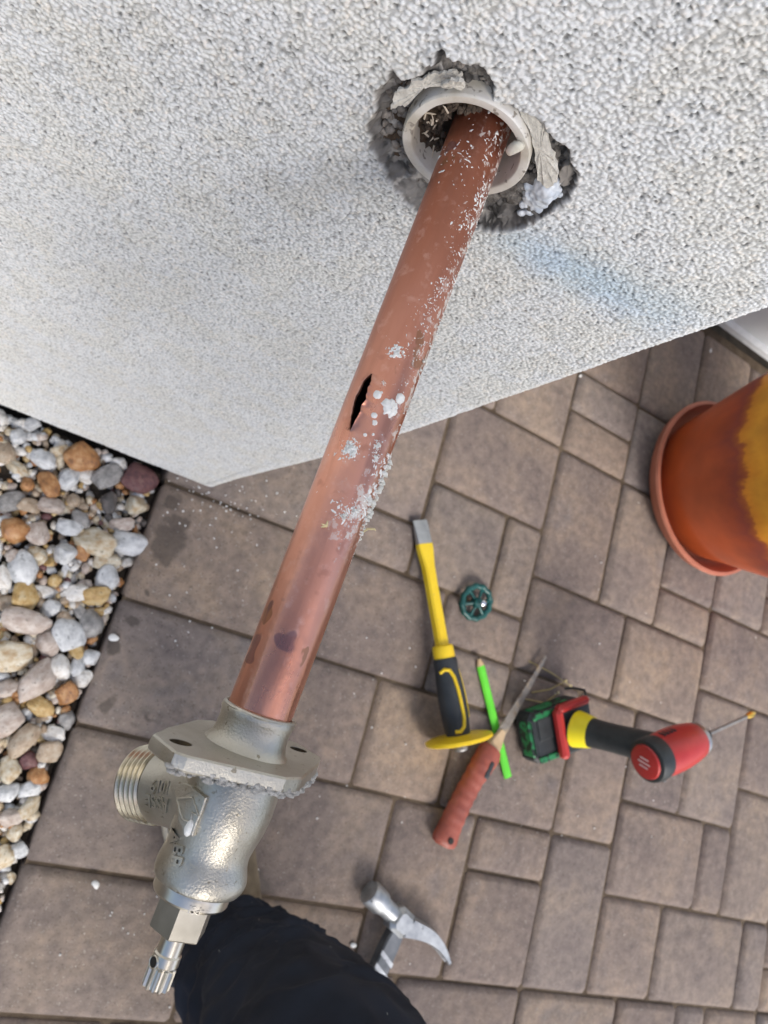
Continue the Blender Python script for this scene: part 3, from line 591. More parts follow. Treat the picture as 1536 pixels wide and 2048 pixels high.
pipe = link('copper_pipe', grid_mesh('copper_pipe', full[:, ::-1], m_copper), faucet)
pipe['label'] = 'long copper pipe split open by frost and spattered with white paint'
me = pipe.data
try: me.set_sharp_from_angle(angle=R(50))
except Exception: pass
# white spatter: thicker blobs each on their own, the crust and specks joined
m_white = material('paint_spatter', (.74, .74, .70), (.86, .86, .83), 400, .55, bump=.6, bscale=1200, bdist=.0004)
def blob_mesh(mb, s0, th, rad, hgt, seed, rough=.25, rings=6, n=44, base=RP, stretch=1.0, rot=0.0):
    ph = rnd.uniform(0, 9); v = [pipe_pt(s0, th, base+hgt)]; f = []
    for k in range(1, rings+1):
        q = k/rings
        for i in range(n):
            a = 2*math.pi*i/n; nz = float(vnoise(np.array([math.cos(a)*1.6+ph]), np.array([math.sin(a)*1.6+seed]), 0, seed)[0])-.5+.7*(float(vnoise(np.array([math.cos(a)*3.3+ph]), np.array([math.sin(a)*3.3]), 0, seed+3)[0])-.5)+.55*(float(vnoise(np.array([math.cos(a)*8+ph]), np.array([math.sin(a)*8]), 0, seed+4)[0])-.5)
            rr = rad*(1+rough*1.7*nz)*q; dx = rr*math.cos(a)*stretch; dy = rr*math.sin(a)/stretch
            dx, dy = dx*math.cos(rot)-dy*math.sin(rot), dx*math.sin(rot)+dy*math.cos(rot)
            h_ = base+hgt*(math.sqrt(max(0, 1-q**2.6)))*(1+.25*rnd.uniform(-1, 1)*rough*2)-(.00012 if q == 1 else 0)
            v.append(pipe_pt(s0+dy, th+dx/base, h_))
    for i in range(n): f.append((0, 1+i, 1+(i+1) % n))
    for k in range(rings-1):
        for i in range(n): j = (i+1) % n; f.append((1+k*n+i, 1+(k+1)*n+i, 1+(k+1)*n+j, 1+k*n+j))
    f = [tuple(reversed(q)) for q in f]; mb.add(v, f)
for (px, py, rpx, hg, rg) in [(754,790,9.5,.0009,.08),(781,816,17,.0013,.30),(799,797,11,.0013,.10),(748,831,6.5,.0008,.08),(749,846,6,.0007,.25),(767,767,6,.0006,.5),(702,898,19,.0009,.55),(794,703,17,.0008,.6),(754,890,10,.0009,.55),(752,915,9,.0008,.6),
                          (737,1002,11,.0011,.45),(756,995,8,.0009,.4),(709,1020,9,.0010,.5),(687,1033,9,.0009,.6),(763,785,3,.0004,.3),(730,870,4,.0006,.1),(746,869,3,.0005,.1)]:
    s_, th = cyl_hit((px, py)); mb = MB(); r_ = rpx/5.6*.001
    if rg < .35: blob_mesh(mb, s_, th, r_, hg, int(px), rg)
    else:
        for k in range(int(16+rpx*3)):
            a = rnd.uniform(0, 6.28); q = r_*rnd.random()**.6*(1+.35*math.sin(2*a+px)+.2*math.sin(5*a+py)); rr = r_*rnd.uniform(.08, .30)*(1.1-q/r_*.6)
            blob_mesh(mb, s_+q*math.sin(a), th+q*math.cos(a)/RP, max(rr, .00015), hg*rnd.uniform(.35, 1)*(1.1-.6*q/r_), k, .5, 3, 12, stretch=rnd.uniform(.7, 1.5), rot=rnd.uniform(0, 3))
    mb.build('paint_blob', m_white, pipe, ang=70)
mb = MB()
for i in range(1):
    for (px, py, r1, r2, cnt, smin, smax) in [(700,900,26,22,30,.0002,.0008),(770,950,22,40,90,.0004,.0013),(725,1025,55,28,150,.0002,.0009),(752,1000,18,30,50,.0003,.0012),(790,700,45,40,26,.0001,.0004),(850,640,35,70,70,.0001,.0005),(905,560,25,80,110,.0001,.0006),
                                              (930,450,30,70,90,.0001,.0007),(915,320,50,60,60,.0002,.0009),(800,780,35,60,30,.0001,.0005),(740,860,60,60,40,.00008,.00035),(745,900,30,25,26,.0002,.0006),(960,400,14,60,60,.0002,.0009),(870,600,14,90,60,.0002,.0006),(735,1060,12,50,50,.0002,.0007),
                                              (700,1000,60,60,40,.0001,.0003),(835,720,10,60,30,.0002,.0006),(985,280,25,50,22,.0003,.0009)]:
        for k in range(cnt):
            a = rnd.gauss(0, .5)*r1; b_ = rnd.gauss(0, .5)*r2; ca, sa_ = .94, .34
            s_, th = cyl_hit((px+a*ca-b_*sa_, py+a*sa_+b_*ca))
            if abs(th) > 1.7 or (abs(s_-SM) < SL+.002 and abs(th-TH0) < .30): continue
            rr = rnd.uniform(smin, smax) if rnd.random() < .3 else rnd.uniform(smin, (smin+smax)/2); blob_mesh(mb, s_, th, rr, rr*rnd.uniform(.15, .4), rnd.randrange(900), .95, 2, 9, stretch=rnd.uniform(.45, 2.0), rot=rnd.uniform(0, 3))
o = mb.build('paint_specks', m_white, pipe, ang=80); o['kind'] = 'stuff'
# crust standing off the right-hand side of the pipe
mb = MB()
for (pa, pb, cnt, sz) in [((783, 918), (762, 985), 26, .0017), ((762, 985), (741, 1045), 22, .0015), ((741, 1045), (720, 1080), 14, .0010), ((985, 430), (870, 690), 60, .0007), ((840, 750), (806, 880), 22, .0006), ((868, 690), (846, 760), 18, .0008)]:
    for k in range(cnt):
        t_ = rnd.random(); px = pa[0]*(1-t_)+pb[0]*t_; py = pa[1]*(1-t_)+pb[1]*t_; s_, th = cyl_hit((px-4, py)); th = R(rnd.uniform(62, 100))
        v, f = rock(300+rnd.randrange(12), 1, .7, .5, 3); rr = sz*rnd.uniform(.4, 1.0); c_ = Vector(pipe_pt(s_, th, RP+rr*.25)); mb.add([tuple(c_+Vector(p)*rr) for p in v], f)
o = mb.build('paint_crust', material('paint_crust', (.58, .58, .52), (.74, .74, .70), 300, .8, bump=.8, bscale=900, bdist=.0005), pipe, ang=80); o['kind'] = 'stuff'
m_husk = material('dry_husk', (.55, .45, .22), (.70, .62, .38), 100, .8)
mb = MB(); s_, th = cyl_hit((653, 1052)); c_ = Vector(pipe_pt(s_, th, RP+.0004))
for k in range(6):
    d_ = V(rnd.uniform(-1, 1), rnd.uniform(.1, .5), rnd.uniform(-1, 1)).normalized()*rnd.uniform(.0014, .0024); mb.tube([c_-d_*.3, c_+d_*.4, c_+d_], [.0002, .0004, .0001], 5)
s_, th = cyl_hit((722, 1065)); c_ = Vector(pipe_pt(s_, R(85), RP)); mb.tube([c_, c_+V(.0015, .0, -.0022), c_+V(.0038, 0, -.0030), c_+V(.0044, 0, -.0026)], [.0003, .0004, .0004, .0001], 6)
mb.build('dry_husk', m_husk, pipe)

m_nick = material('cast_nickel', (.38, .355, .295), (.54, .52, .46), 50, .40, .95, bump=.8, bscale=1300, bdist=.00025, rvar=.08, c3=(.48, .46, .405), speck=(420, .67, (.30, .27, .21)))
m_mach = material('machined_nickel', (.56, .53, .46), (.64, .61, .55), 60, .30, 1., bump=.08, bscale=300, bdist=.0002, rvar=.03)
m_thread = material('thread_nickel', (.52, .47, .36), (.62, .58, .48), 60, .24, 1., rvar=.04)
mm_ = .001
# body casting
q_ = lambda h: .017+(h-.017)*.915
mb = MB(); mb.lathe([(.0111, .0005), (.0118, -.0006), (.0128, -.0004), (.0131, .0010), (.0127, .0022), (.0124, .0045), (.0126, .0080), (.0134, .0105), (.0150, .0122)], 56, cap=False)
mb.build('pipe_socket', m_nick, faucet)
mb = MB(); mb.torus(.0121, .00085, 56, 8, Matrix.Translation((0, 0, -.0003)), wob=lambda a: .012*math.sin(5*a+1)+.01*math.sin(9*a)); mb.build('solder_bead', material('solder', (.38, .36, .32), (.50, .48, .43), 300, .35, .9), faucet)
prof = [(r_, q_(h_)) for r_, h_ in [(.0150, .0168), (.0157, .0190), (.0160, .0230), (.0163, .0300), (.0162, .0350), (.0154, .0400), (.0145, .0440), (.0139, .0475), (.0138, .0500), (.0143, .0530), (.0147, .0560), (.0147, .0590), (.0141, .0612), (.0128, .0618)]]
def body_grid():
    zz = []
    for (r0, h0), (r1_, h1_) in zip(prof[:-1], prof[1:]):
        for k in range(4): t_ = k/4; zz.append((r0+(r1_-r0)*t_, h0+(h1_-h0)*t_))
    zz.append(prof[-1]); rr = np.array([q[0] for q in zz]); hh = np.array([q[1] for q in zz])
    for _ in range(3): rr[1:-1] = (rr[:-2]+rr[1:-1]*2+rr[2:])/4
    a = np.linspace(0, 2*np.pi, 97); A_, H_ = np.meshgrid(a, hh); Rr = np.repeat(rr[:, None], 97, 1)
    Rr = Rr+.0016*np.exp(-((H_-q_(.0560))/.0048)**2)*np.exp(-((np.angle(np.exp(1j*(A_-.25)))/.45)**2))     # boss at the lower right
    Rr = Rr+.00018*(fbm(np.cos(A_)*4, np.sin(A_)*4, H_*300, 5, 3)-.5)
    P = np.stack([Rr*np.cos(A_), Rr*np.sin(A_), H_], -1); return P
body_o = link('body_casting', grid_mesh('body_casting', body_grid(), m_nick), faucet)
# flange plate
FL = [(-27.6, 26.7), (-26.0, 12.0), (-20.3, -15.5), (-15.5, -24), (14.5, -38), (18.0, -38.2), (27.6, -26.7), (26.2, -12), (20.3, 15.5), (15.0, 23.5), (-14.5, 38), (-18.5, 38.2)]
def flange():
    bm = bmesh.new(); Q = []
    n = len(FL)
    for i in range(n):
        a, b_ = Vector(FL[i]), Vector(FL[(i+1) % n]); k = max(1, int((b_-a).length/2.2))
        for j in range(k): p = a.lerp(b_, j/k); Q.append(p*.001)
    front = lambda p: max(0, min(1, (p.y*.62+p.x*.78)/.012))
    holes = [(-.0190, .0255, .0030, .0042), (.0185, -.0265, .0030, .0042)]
    def loop(pts_, z_): return [bm.verts.new((p.x, p.y, z_)) for p in pts_]
    def shr(q, jit=0): return [Vector((p.x*(1-q/p.length)+rnd.uniform(-jit, jit), p.y*(1-q/p.length)+rnd.uniform(-jit, jit))) for p in Q]
    L_ = [loop(shr(.0007, .00004), .0120), loop(shr(0, .00006), .0126), loop(shr(-.0001, .00015), .0145), loop(shr(.0000, .0002), .0163), loop(shr(.0008, .0002), .0170)]
    for a, b_ in zip(L_[:-1], L_[1:]):
        for i in range(len(Q)): j = (i+1) % len(Q); bm.faces.new((a[i], a[j], b_[j], b_[i]))
    for z_, lp in ((.0120, L_[0]), (.0170, L_[-1])):
        edges = [bm.edges.get((lp[i], lp[(i+1) % len(lp)])) for i in range(len(lp))]
        hl = []
        for (hx, hy, ra, rb) in holes:
            ax = Vector((-.6, .8)); ay = Vector((.8, .6)); hv = [bm.verts.new((hx+ax.x*rb*math.cos(t_)+ay.x*ra*math.sin(t_), hy+ax.y*rb*math.cos(t_)+ay.y*ra*math.sin(t_), z_)) for t_ in [2*math.pi*i/20 for i in range(20)]]
            edges += [bm.edges.new((hv[i], hv[(i+1) % 20])) for i in range(20)]; hl.append(hv)
        bmesh.ops.triangle_fill(bm, use_beauty=True, edges=edges)
        if z_ == .0120: top = hl
        else:
            for a, b_ in zip(top, hl):
                for i in range(20): j = (i+1) % 20; bm.faces.new((a[i], a[j], b_[j], b_[i]))
    bmesh.ops.recalc_face_normals(bm, faces=bm.faces); me = bpy.data.meshes.new('flange'); bm.to_mesh(me); bm.free(); me.materials.append(m_nick)
    me.polygons.foreach_set('use_smooth', [True]*len(me.polygons)); me.set_sharp_from_angle(angle=R(20)); return link('flange', me, faucet)
fl = flange()
for hx_, hy_ in ((-.0190, .0255), (.0185, -.0265)):  # dark insert added in each hole, its colour standing for the shade inside
    ax_, ay_ = Vector((-.6, .8)), Vector((.8, .6)); rg_ = [[(hx_+ax_.x*rb*math.cos(t_)+ay_.x*ra*math.sin(t_), hy_+ax_.y*rb*math.cos(t_)+ay_.y*ra*math.sin(t_), z_) for t_ in [2*math.pi*i/20 for i in range(20)]] for z_, ra, rb in ((.0121, .0031, .0043), (.0123, .00285, .0040), (.0160, .0027, .0038), (.0160, .0001, .0001))]
    v_ = [q for r_ in rg_ for q in r_]; f_ = [(k*20+i, k*20+20+i, k*20+20+(i+1) % 20, k*20+(i+1) % 20) for k in range(3) for i in range(20)]; mb = MB(); mb.add(v_, f_); mb.build('hole_shade_insert', material('shaded_hole', (.03, .022, .014), (.12, .09, .05), 300, .6, .4), faucet)
m_crust = material('mortar_crust', (.36, .345, .32), (.62, .60, .56), 260, .9, bump=1., bscale=800, bdist=.0008, c3=(.34, .33, .31))
mb = MB()
FQ = [Vector(p)*.001 for p in ((-19, 38), (-5, 32), (6, 27), (15, 22), (20, 14), (25, -8), (27, -22))]
for k in range(420):
    t_ = rnd.random()**.9*(len(FQ)-1.001); i = int(t_); p = FQ[i].lerp(FQ[i+1], t_-i); u_ = rnd.random(); p = p*(1-.0 if u_ < .5 else 1-.25*rnd.random())
    zz = rnd.uniform(.0158, .0182) if u_ < .5 else rnd.uniform(.0168, .0182); v, f = rock(700+k % 12, 1, .8, .5, 3); rr = rnd.uniform(.0004, .0017)
    mb.add([(p.x+q[0]*rr, p.y+q[1]*rr, zz+q[2]*rr*.8) for q in v], f)
for k in range(620):                 # the crust runs on over the shoulder of the body
    a = R(rnd.gauss(76, 24)); hgt = .0172+abs(rnd.gauss(0, .0028+.002*(k % 3 == 0))); rr_ = .0156; v, f = rock(720+k % 12, 1, .8, .5, 3); rr = rnd.uniform(.0003, .0014)*math.exp(-(hgt-.0172)*90); sq = .55
    mb.add([((rr_+q[0]*rr*sq)*math.cos(a)-q[1]*rr*math.sin(a), (rr_+q[0]*rr*sq)*math.sin(a)+q[1]*rr*math.cos(a), hgt+q[2]*rr) for q in v], f)
mb.build('mortar_crust', m_crust, faucet, ang=80)['kind'] = 'stuff'
# threaded outlet
OD = Vector((-.80, -.60, .30)).normalized(); OX = Vector((0, 0, 1)).cross(OD).normalized(); OZ = OD.cross(OX)
OM = Matrix.Translation((0, 0, .0290)) @ Matrix(((OX.x, -OZ.x, OD.x, 0), (OX.y, -OZ.y, OD.y, 0), (OX.z, -OZ.z, OD.z, 0), (0, 0, 0, 1)))
NECK = [(.0158, .004), (.0146, .0125), (.0135, .0165), (.0130, .020), (.0128, .024), (.0127, .0285)]
mb = MB(); mb.lathe(NECK, 56, OM, cap=False); mb.build('outlet_neck', m_nick, faucet)
pr = [(.0126, .0283)]
for k in range(5): h0 = .0290+k*.00230; pr += [(.0120, h0), (.01325, h0+.0008), (.01325, h0+.0012), (.0120, h0+.0019)]
pr += [(.0120, .0406), (.0116, .0412), (.0098, .0412), (.0096, .032), (.0002, .032)]
mb = MB(); mb.lathe(pr, 64, OM, cap=False); mb.build('hose_thread', m_thread, faucet, ang=25)
# bonnet, nut, stem
mb = MB(); mb.lathe([(r_, q_(h_)) for r_, h_ in [(.0126, .0612), (.01275, .0620), (.0128, .0630), (.0128, .0655), (.0124, .0663), (.0086, .0665)]], 64); mb.build('bonnet_ring', m_mach, faucet, ang=25)
TA = R(38)
mb = MB(); hx = [(.00945*math.cos(TA+math.pi/3*i), .00945*math.sin(TA+math.pi/3*i)) for i in range(6)]
mb.prism(hx, q_(.0660), q_(.0788), inset=.0005); mb.build('hex_nut', material('nut_nickel', (.36, .34, .29), (.50, .48, .43), 60, .38, .95, bump=.15, bscale=400, bdist=.0002), faucet, ang=15)
def stem():
    bm = bmesh.new(); m1 = MB(); m1.lathe([(r_, q_(h_)) for r_, h_ in [(.0040, .0780), (.0041, .0862), (.0046, .0868), (.0047, .0900), (.0044, .0905), (.0036, .0906), (.0036, .0925)]], 40)
    return m1.build('valve_stem', m_mach, faucet, ang=14)
stem()
m_dark = material('dark_hole', (.01, .009, .008), (.02, .016, .012), 50, .8)
hs, ht = None, None
c = ray((308, 1924)); w_ = Vector((c@CA, c@CB, -(c@CU))).normalized(); o_ = FI @ Vector(CAM); d_ = FI.to_3x3() @ w_; A_ = d_.x**2+d_.y**2; B_ = o_.x*d_.x+o_.y*d_.y; C_ = o_.x**2+o_.y**2-.0045**2
q = o_+d_*((-B_-math.sqrt(max(B_*B_-A_*C_, 0)))/A_); ha = math.atan2(q.y, q.x)
HM = Matrix.Translation((0, 0, q.z)) @ Matrix.Rotation(ha, 4, 'Z') @ Matrix.Rotation(math.pi/2, 4, 'Y')
mb = MB(); mb.lathe([(.0023, .0030), (.0021, .0048), (.0019, .00495), (.0015, .0048)], 24, HM, cap=False); mb.build('cross_hole_rim', m_mach, faucet, ang=30)
mb = MB(); mb.lathe([(.0014, .0030), (.0016, .00485)], 24, HM); mb.build('cross_hole', m_dark, faucet)
mb = MB(); sp_ = []
for i in range(48): a = 2*math.pi*i/48; sp_.append(((.0046 if i % 4 < 2 else .0038)*math.cos(a), (.0046 if i % 4 < 2 else .0038)*math.sin(a)))
mb.prism(sp_, q_(.0912), q_(.0985), inset=.0003); mb.build('splined_tip', m_mach, faucet, ang=20)
# raised lettering and the cast pad
def text_on(txt, size, place, name='cast_lettering', depth=.0005, mat=None, bold=.02):
    cu = bpy.data.curves.new(name, 'FONT'); cu.body = txt; cu.size = 1; cu.align_x = 'CENTER'; cu.align_y = 'CENTER'; cu.extrude = .5; cu.offset = bold; cu.resolution_u = 3
    to = bpy.data.objects.new('tmp', cu); col.objects.link(to); dg = bpy.context.evaluated_depsgraph_get(); me = bpy.data.meshes.new_from_object(to.evaluated_get(dg)); bpy.data.objects.remove(to)
    bm = bmesh.new(); bm.from_mesh(me); bmesh.ops.subdivide_edges(bm, edges=[e for e in bm.edges if e.calc_length() > .25], cuts=2); bmesh.ops.triangulate(bm, faces=bm.faces)
    for v in bm.verts: v.co = place(v.co.x*size, v.co.y*size, depth if v.co.z > 0 else -.0006)
    bmesh.ops.recalc_face_normals(bm, faces=bm.faces); bm.to_mesh(me); bm.free(); me.materials.clear(); me.materials.append(mat or m_nick); me.name = name
    return link(name, me, faucet)
def body_r(h): return float(np.interp(h, [p_[1] for p_ in prof], [p_[0] for p_ in prof]))
def local_dir(px):           # angle round the valve's axis and height where the line of sight meets a cylinder
    return px
def hit_body(px, rr):
    c = ray(px); w = Vector((c@CA, c@CB, -(c@CU))).normalized(); o = FI @ Vector(CAM); d_ = FI.to_3x3() @ w
    A_ = d_.x**2+d_.y**2; B_ = o.x*d_.x+o.y*d_.y; C_ = o.x**2+o.y**2-rr*rr; t = (-B_-math.sqrt(max(B_*B_-A_*C_, 0)))/A_; q = o+d_*t; return q.z, math.atan2(q.y, q.x)
def on_body(h0, a0, rot, rfix=None):
    def f(x, y, z_):
        X = x*math.cos(rot)-y*math.sin(rot); Y = x*math.sin(rot)+y*math.cos(rot); h_ = h0-Y; r_ = (rfix or body_r(h_))
        a = a0-X/r_; return ((r_+z_)*math.cos(a), (r_+z_)*math.sin(a), h_)
    return f
for ch, px, sz in (('A', (345, 1674), .0062), ('B', (350, 1699), .0062), ('P', (348, 1721), .0062)):
    h_, a_ = hit_body(px, .0152); text_on(ch, sz, on_body(h_, a_, R(-78)), depth=.0007)
h_, a_ = hit_body((393, 1821), .0128); text_on('-PSI', .0034, on_body(h_, a_, R(180), .0128), depth=.0002, mat=m_mach, bold=0)
OI = OM.inverted()
def hit_neck(px, rr=.0128):
    c = ray(px); w = Vector((c@CA, c@CB, -(c@CU))).normalized(); o = OI @ (FI @ Vector(CAM)); d_ = OI.to_3x3() @ (FI.to_3x3() @ w)
    A_ = d_.x**2+d_.y**2; B_ = o.x*d_.x+o.y*d_.y; C_ = o.x**2+o.y**2-rr*rr; t = (-B_-math.sqrt(max(B_*B_-A_*C_, 0)))/A_; q = o+d_*t; return q.z, math.atan2(q.y, q.x)
def on_neck(h0, a0, up):
    def f(x, y, z_):
        h_ = h0+x; rr = float(np.interp(h_, [q[1] for q in NECK], [q[0] for q in NECK]))+z_; a = a0+up*y/.0127; return tuple(OM @ Vector((rr*math.cos(a), rr*math.sin(a), h_)))
    return f
def px_of(q):
    w = FM @ Vector(q); d_ = np.array(w)-CAM; c_ = d_[0]*CA_+d_[1]*CB_-d_[2]*CU_; return c_[0]/c_[2]*F, c_[1]/c_[2]*F
CA_, CB_, CU_ = CA, CB, CU
for tx, px, sz in (('ASSE', (318, 1603), .0060), ('1019', (326, 1573), .0052)):
    h_, a_ = hit_neck(px); sg_ = 1 if px_of(on_neck(h_, a_, 1)(0, .004, 0))[1] > px_of(on_neck(h_, a_, 1)(0, 0, 0))[1] else -1; text_on(tx, sz, on_neck(h_, a_, sg_), depth=.0006, bold=.01)
def pad(poly, lift, name, rr=.0163, base=-.002, mat=None):
    P = [hit_body(p, rr+lift) for p in poly]; v = []; f = []; n = len(P); hc = sum(p[0] for p in P)/n; ac = sum(p[1] for p in P)/n
    for (l, s_) in ((base, 1.0), (lift*.7, 1.0), (lift, .94), (lift*1.02, .5)):
        for h_, a_ in P: H_ = hc+(h_-hc)*s_; A_ = ac+(a_-ac)*s_; q_ = rr+l; v.append((q_*math.cos(A_), q_*math.sin(A_), H_))
    v.append(((rr+lift)*math.cos(ac), (rr+lift)*math.sin(ac), hc))
    for k in range(3):
        for i in range(n): j = (i+1) % n; f.append((k*n+i, k*n+n+i, k*n+n+j, k*n+j))
    for i in range(n): f.append((3*n+i, 4*n, 3*n+(i+1) % n))
    mb = MB(); mb.add(v, f); me = mb.mesh(name, mat or m_nick, True, 30); bm = bmesh.new(); bm.from_mesh(me); bmesh.ops.recalc_face_normals(bm, faces=bm.faces); bm.to_mesh(me); bm.free(); return link(name, me, faucet)
pad([(355, 1558), (384, 1572), (413, 1595), (404, 1623), (393, 1647), (384, 1674), (369, 1667), (356, 1640), (352, 1610), (350, 1580)], .0014, 'cast_pad', .0163)
def ridge(pts_, lift, rad, name, closed=True):
    Q = []
    for i in range(len(pts_)):
        a, b_ = pts_[i], pts_[(i+1) % len(pts_)]
        if i == len(pts_)-1 and not closed: break
        for k in range(6):
            t_ = k/6; px = a[0]*(1-t_)+b_[0]*t_+rnd.uniform(-1.2, 1.2); py = a[1]*(1-t_)+b_[1]*t_+rnd.uniform(-1.2, 1.2); h_, a_ = hit_body((px, py), .0163+lift); Q.append(((.0163+lift)*math.cos(a_), (.0163+lift)*math.sin(a_), h_))
    mb = MB(); mb.tube(Q+([Q[0]] if closed else []), rad, 6); mb.build(name, m_nick, faucet, ang=80)
ridge([(355, 1597), (385, 1596), (396, 1632), (384, 1626), (379, 1646), (366, 1638), (360, 1625)], .0014, .00045, 'arrowhead_emblem')
lumpy(Vector((.0173*math.cos(hit_body((378, 1655), .0173)[1]), .0173*math.sin(hit_body((378, 1655), .0173)[1]), hit_body((378, 1655), .0173)[0])), (.0016, .0016, .0028), 8, m_white, 'paint_chip', faucet, 2, .4)
h_, a_ = hit_body((322, 1630), .016)
# stone chip caught between pipe and sleeve
s_, th = cyl_hit((1012, 300)); x_, z_ = Wl((1030, 297), -.004)
chip = lumpy((x_, -.004, z_), (.0026, .0022, .0042), 12, material('stone_chip', (.58, .55, .44), (.72, .70, .62), 150, .6, bump=.4, bscale=400, bdist=.0004), 'stone_chip', None, 2, .35)
tag(chip, 'small cream stone chip lodged between copper pipe and sleeve', 'stone')

# ---------------------------------------------------------------- tools on the pavers
m_yel = material('yellow_plastic', (.74, .50, .012), (.80, .57, .02), 30, .38, bump=.1, bscale=300, speck=(300, .70, (.40, .30, .1)))
m_blk = material('black_rubber', (.016, .020, .025), (.030, .036, .042), 40, .55, bump=.3, bscale=900, bdist=.0004)
m_steel = material('worn_steel', (.28, .29, .30), (.46, .47, .48), 40, .38, .85, bump=.2, bscale=200, rvar=.08)
m_dsteel = material('dull_steel', (.20, .20, .20), (.36, .35, .34), 50, .5, .7, bump=.3, bscale=200, rvar=.08)
def frame(A_, B_):           # local frame with x along A->B, z mostly up
    A_, B_ = Vector(A_), Vector(B_); x = (B_-A_).normalized(); y = Vector((0, 0, 1)).cross(x).normalized(); z = x.cross(y)
    return Matrix(((x[0], y[0], z[0], A_[0]), (x[1], y[1], z[1], A_[1]), (x[2], y[2], z[2], A_[2]), (0, 0, 0, 1)))
RX = Matrix.Rotation(math.pi/2, 4, 'Y')      # turns z (lathe axis) to x
ca = G((841, 1040), .008); cb = G((918, 1478), .047); A3 = Vector((*ca, .006)); B3 = Vector((*cb, .047)); LC = (B3-A3).length
ch = empty('chisel', mat=frame(A3, B3)); tag(ch, 'yellow cold chisel with black grip and round yellow hand guard', 'chisel')
def sect(mb, secs):          # secs: (x, half width y, half thickness z, corner)
    v = []; f = []
    for x, w, t_, c_ in secs:
        c_ = min(c_, w*.8, t_*.8); v += [(x, a, b_) for a, b_ in ((w, -t_+c_), (w, t_-c_), (w-c_, t_), (-w+c_, t_), (-w, t_-c_), (-w, -t_+c_), (-w+c_, -t_), (w-c_, -t_))]
    for k in range(len(secs)-1):
        for i in range(8): j = (i+1) % 8; f.append((k*8+i, k*8+j, k*8+8+j, k*8+8+i))
    f.append(tuple(range(7, -1, -1))); f.append(tuple(range((len(secs)-1)*8, len(secs)*8))); return mb.add(v, f)
mb = MB(); sect(mb, [(0, .0122, .0006, .0002), (.012, .0122, .0030, .0008), (.036, .0118, .0052, .001)]); mb.build('blade', m_steel, ch, ang=20)
mb = MB(); sect(mb, [(.0362, .0122, .0054, .001), (.045, .0120, .0060, .0015), (.070, .0088, .0076, .0025), (.095, .0084, .0080, .003), (.192, .0084, .0084, .003)]); mb.build('shank', m_yel, ch, ang=25)
mb = MB(); mb.lathe([(.0120, .186), (.0150, .188), (.0155, .192), (.0158, .202), (.0150, .206)], 32, RX); mb.build('grip_collar', m_yel, ch, ang=30)
gp_ = [(.0160, .205), (.0178, .209), (.0172, .222), (.0185, .236), (.0200, .262), (.0198, .285), (.0182, .305), (.0175, LC-.006)]
mb = MB(); mb.lathe(gp_, 32, RX); mb.build('grip', m_blk, ch, ang=30)
def gr(x): return float(np.interp(x, [q[1] for q in gp_], [q[0] for q in gp_]))
def on_grip(x, a): r_ = gr(x)+.0004; return (x, -r_*math.sin(a), r_*math.cos(a))
for (dy, pts_) in ((0, [(.224, 1.15), (.220, .75), (.222, .35), (.232, .10), (.250, -.02), (.290, -.10), (.302, .0), (.308, .35), (.307, .85)]), (1, [(.224, -1.3), (.26, -1.05), (.30, -1.0)])):
    Q = []
    for i in range(len(pts_)-1):
        for k in range(5): t_ = k/5; Q.append(on_grip(pts_[i][0]*(1-t_)+pts_[i+1][0]*t_, pts_[i][1]*(1-t_)+pts_[i+1][1]*t_))
    mb = MB(); mb.tube(Q, .0026 if dy == 0 else .0010, 8); mb.build('grip_accent', m_yel, ch, ang=80)
mb = MB(); mb.lathe([(.018, LC-.0065), (.024, LC-.004), (.045, LC-.0035), (.0487, LC-.002), (.0487, LC+.002), (.046, LC+.0035), (.018, LC+.004)], 56, RX); mb.build('hand_guard', m_yel, ch, ang=35)
mb = MB(); mb.lathe([(.0095, LC+.003), (.0100, LC+.014), (.0085, LC+.0165)], 24, RX); mb.build('striking_cap', m_dsteel, ch, ang=30)
# green handwheel
kx, ky = G((953, 1203), .008); kn = empty('handwheel', (kx, ky, 0)); kn.rotation_euler = (R(8), R(-5), .4); tag(kn, 'small dark green faucet handwheel with a bright screw in its hub', 'tap handle')
m_grn = material('teal_enamel', (.002, .050, .046), (.006, .085, .078), 40, .35, bump=.15, bscale=300, speck=(300, .72, (.10, .2, .18)))
mb = MB(); mb.torus(.0250, .0046, 72, 10, Matrix.Translation((0, 0, .008)), wob=lambda a: .035*math.cos(12*a)); mb.build('rim', m_grn, kn, ang=80)
for i in range(6):
    a = i*math.pi/3; mb = MB(); mb.tube([(.006*math.cos(a), .006*math.sin(a), .011), (.015*math.cos(a), .015*math.sin(a), .0095), (.0235*math.cos(a), .0235*math.sin(a), .008)], [(.0028, .0026), (.0020, .0026), (.0030, .0040)], 8, up=(0, 0, 1)); mb.build('spoke', m_grn, kn, ang=60)
mb = MB(); mb.lathe([(.0078, .004), (.0082, .013), (.0066, .0158), (.0040, .0160)], 24); mb.build('hub', m_grn, kn)
m_brt = material('bright_steel', (.62, .64, .66), (.72, .74, .76), 50, .2, 1.)
mb = MB(); mb.tube([(0, 0, .015), (.0010, .0012, .026)], .0022, 10); mb.lathe([(.0045, .0262), (.0046, .0282), (.0030, .0292)], 16, Matrix.Translation((.0012, .0014, 0))); mb.build('screw', m_brt, kn, ang=40)
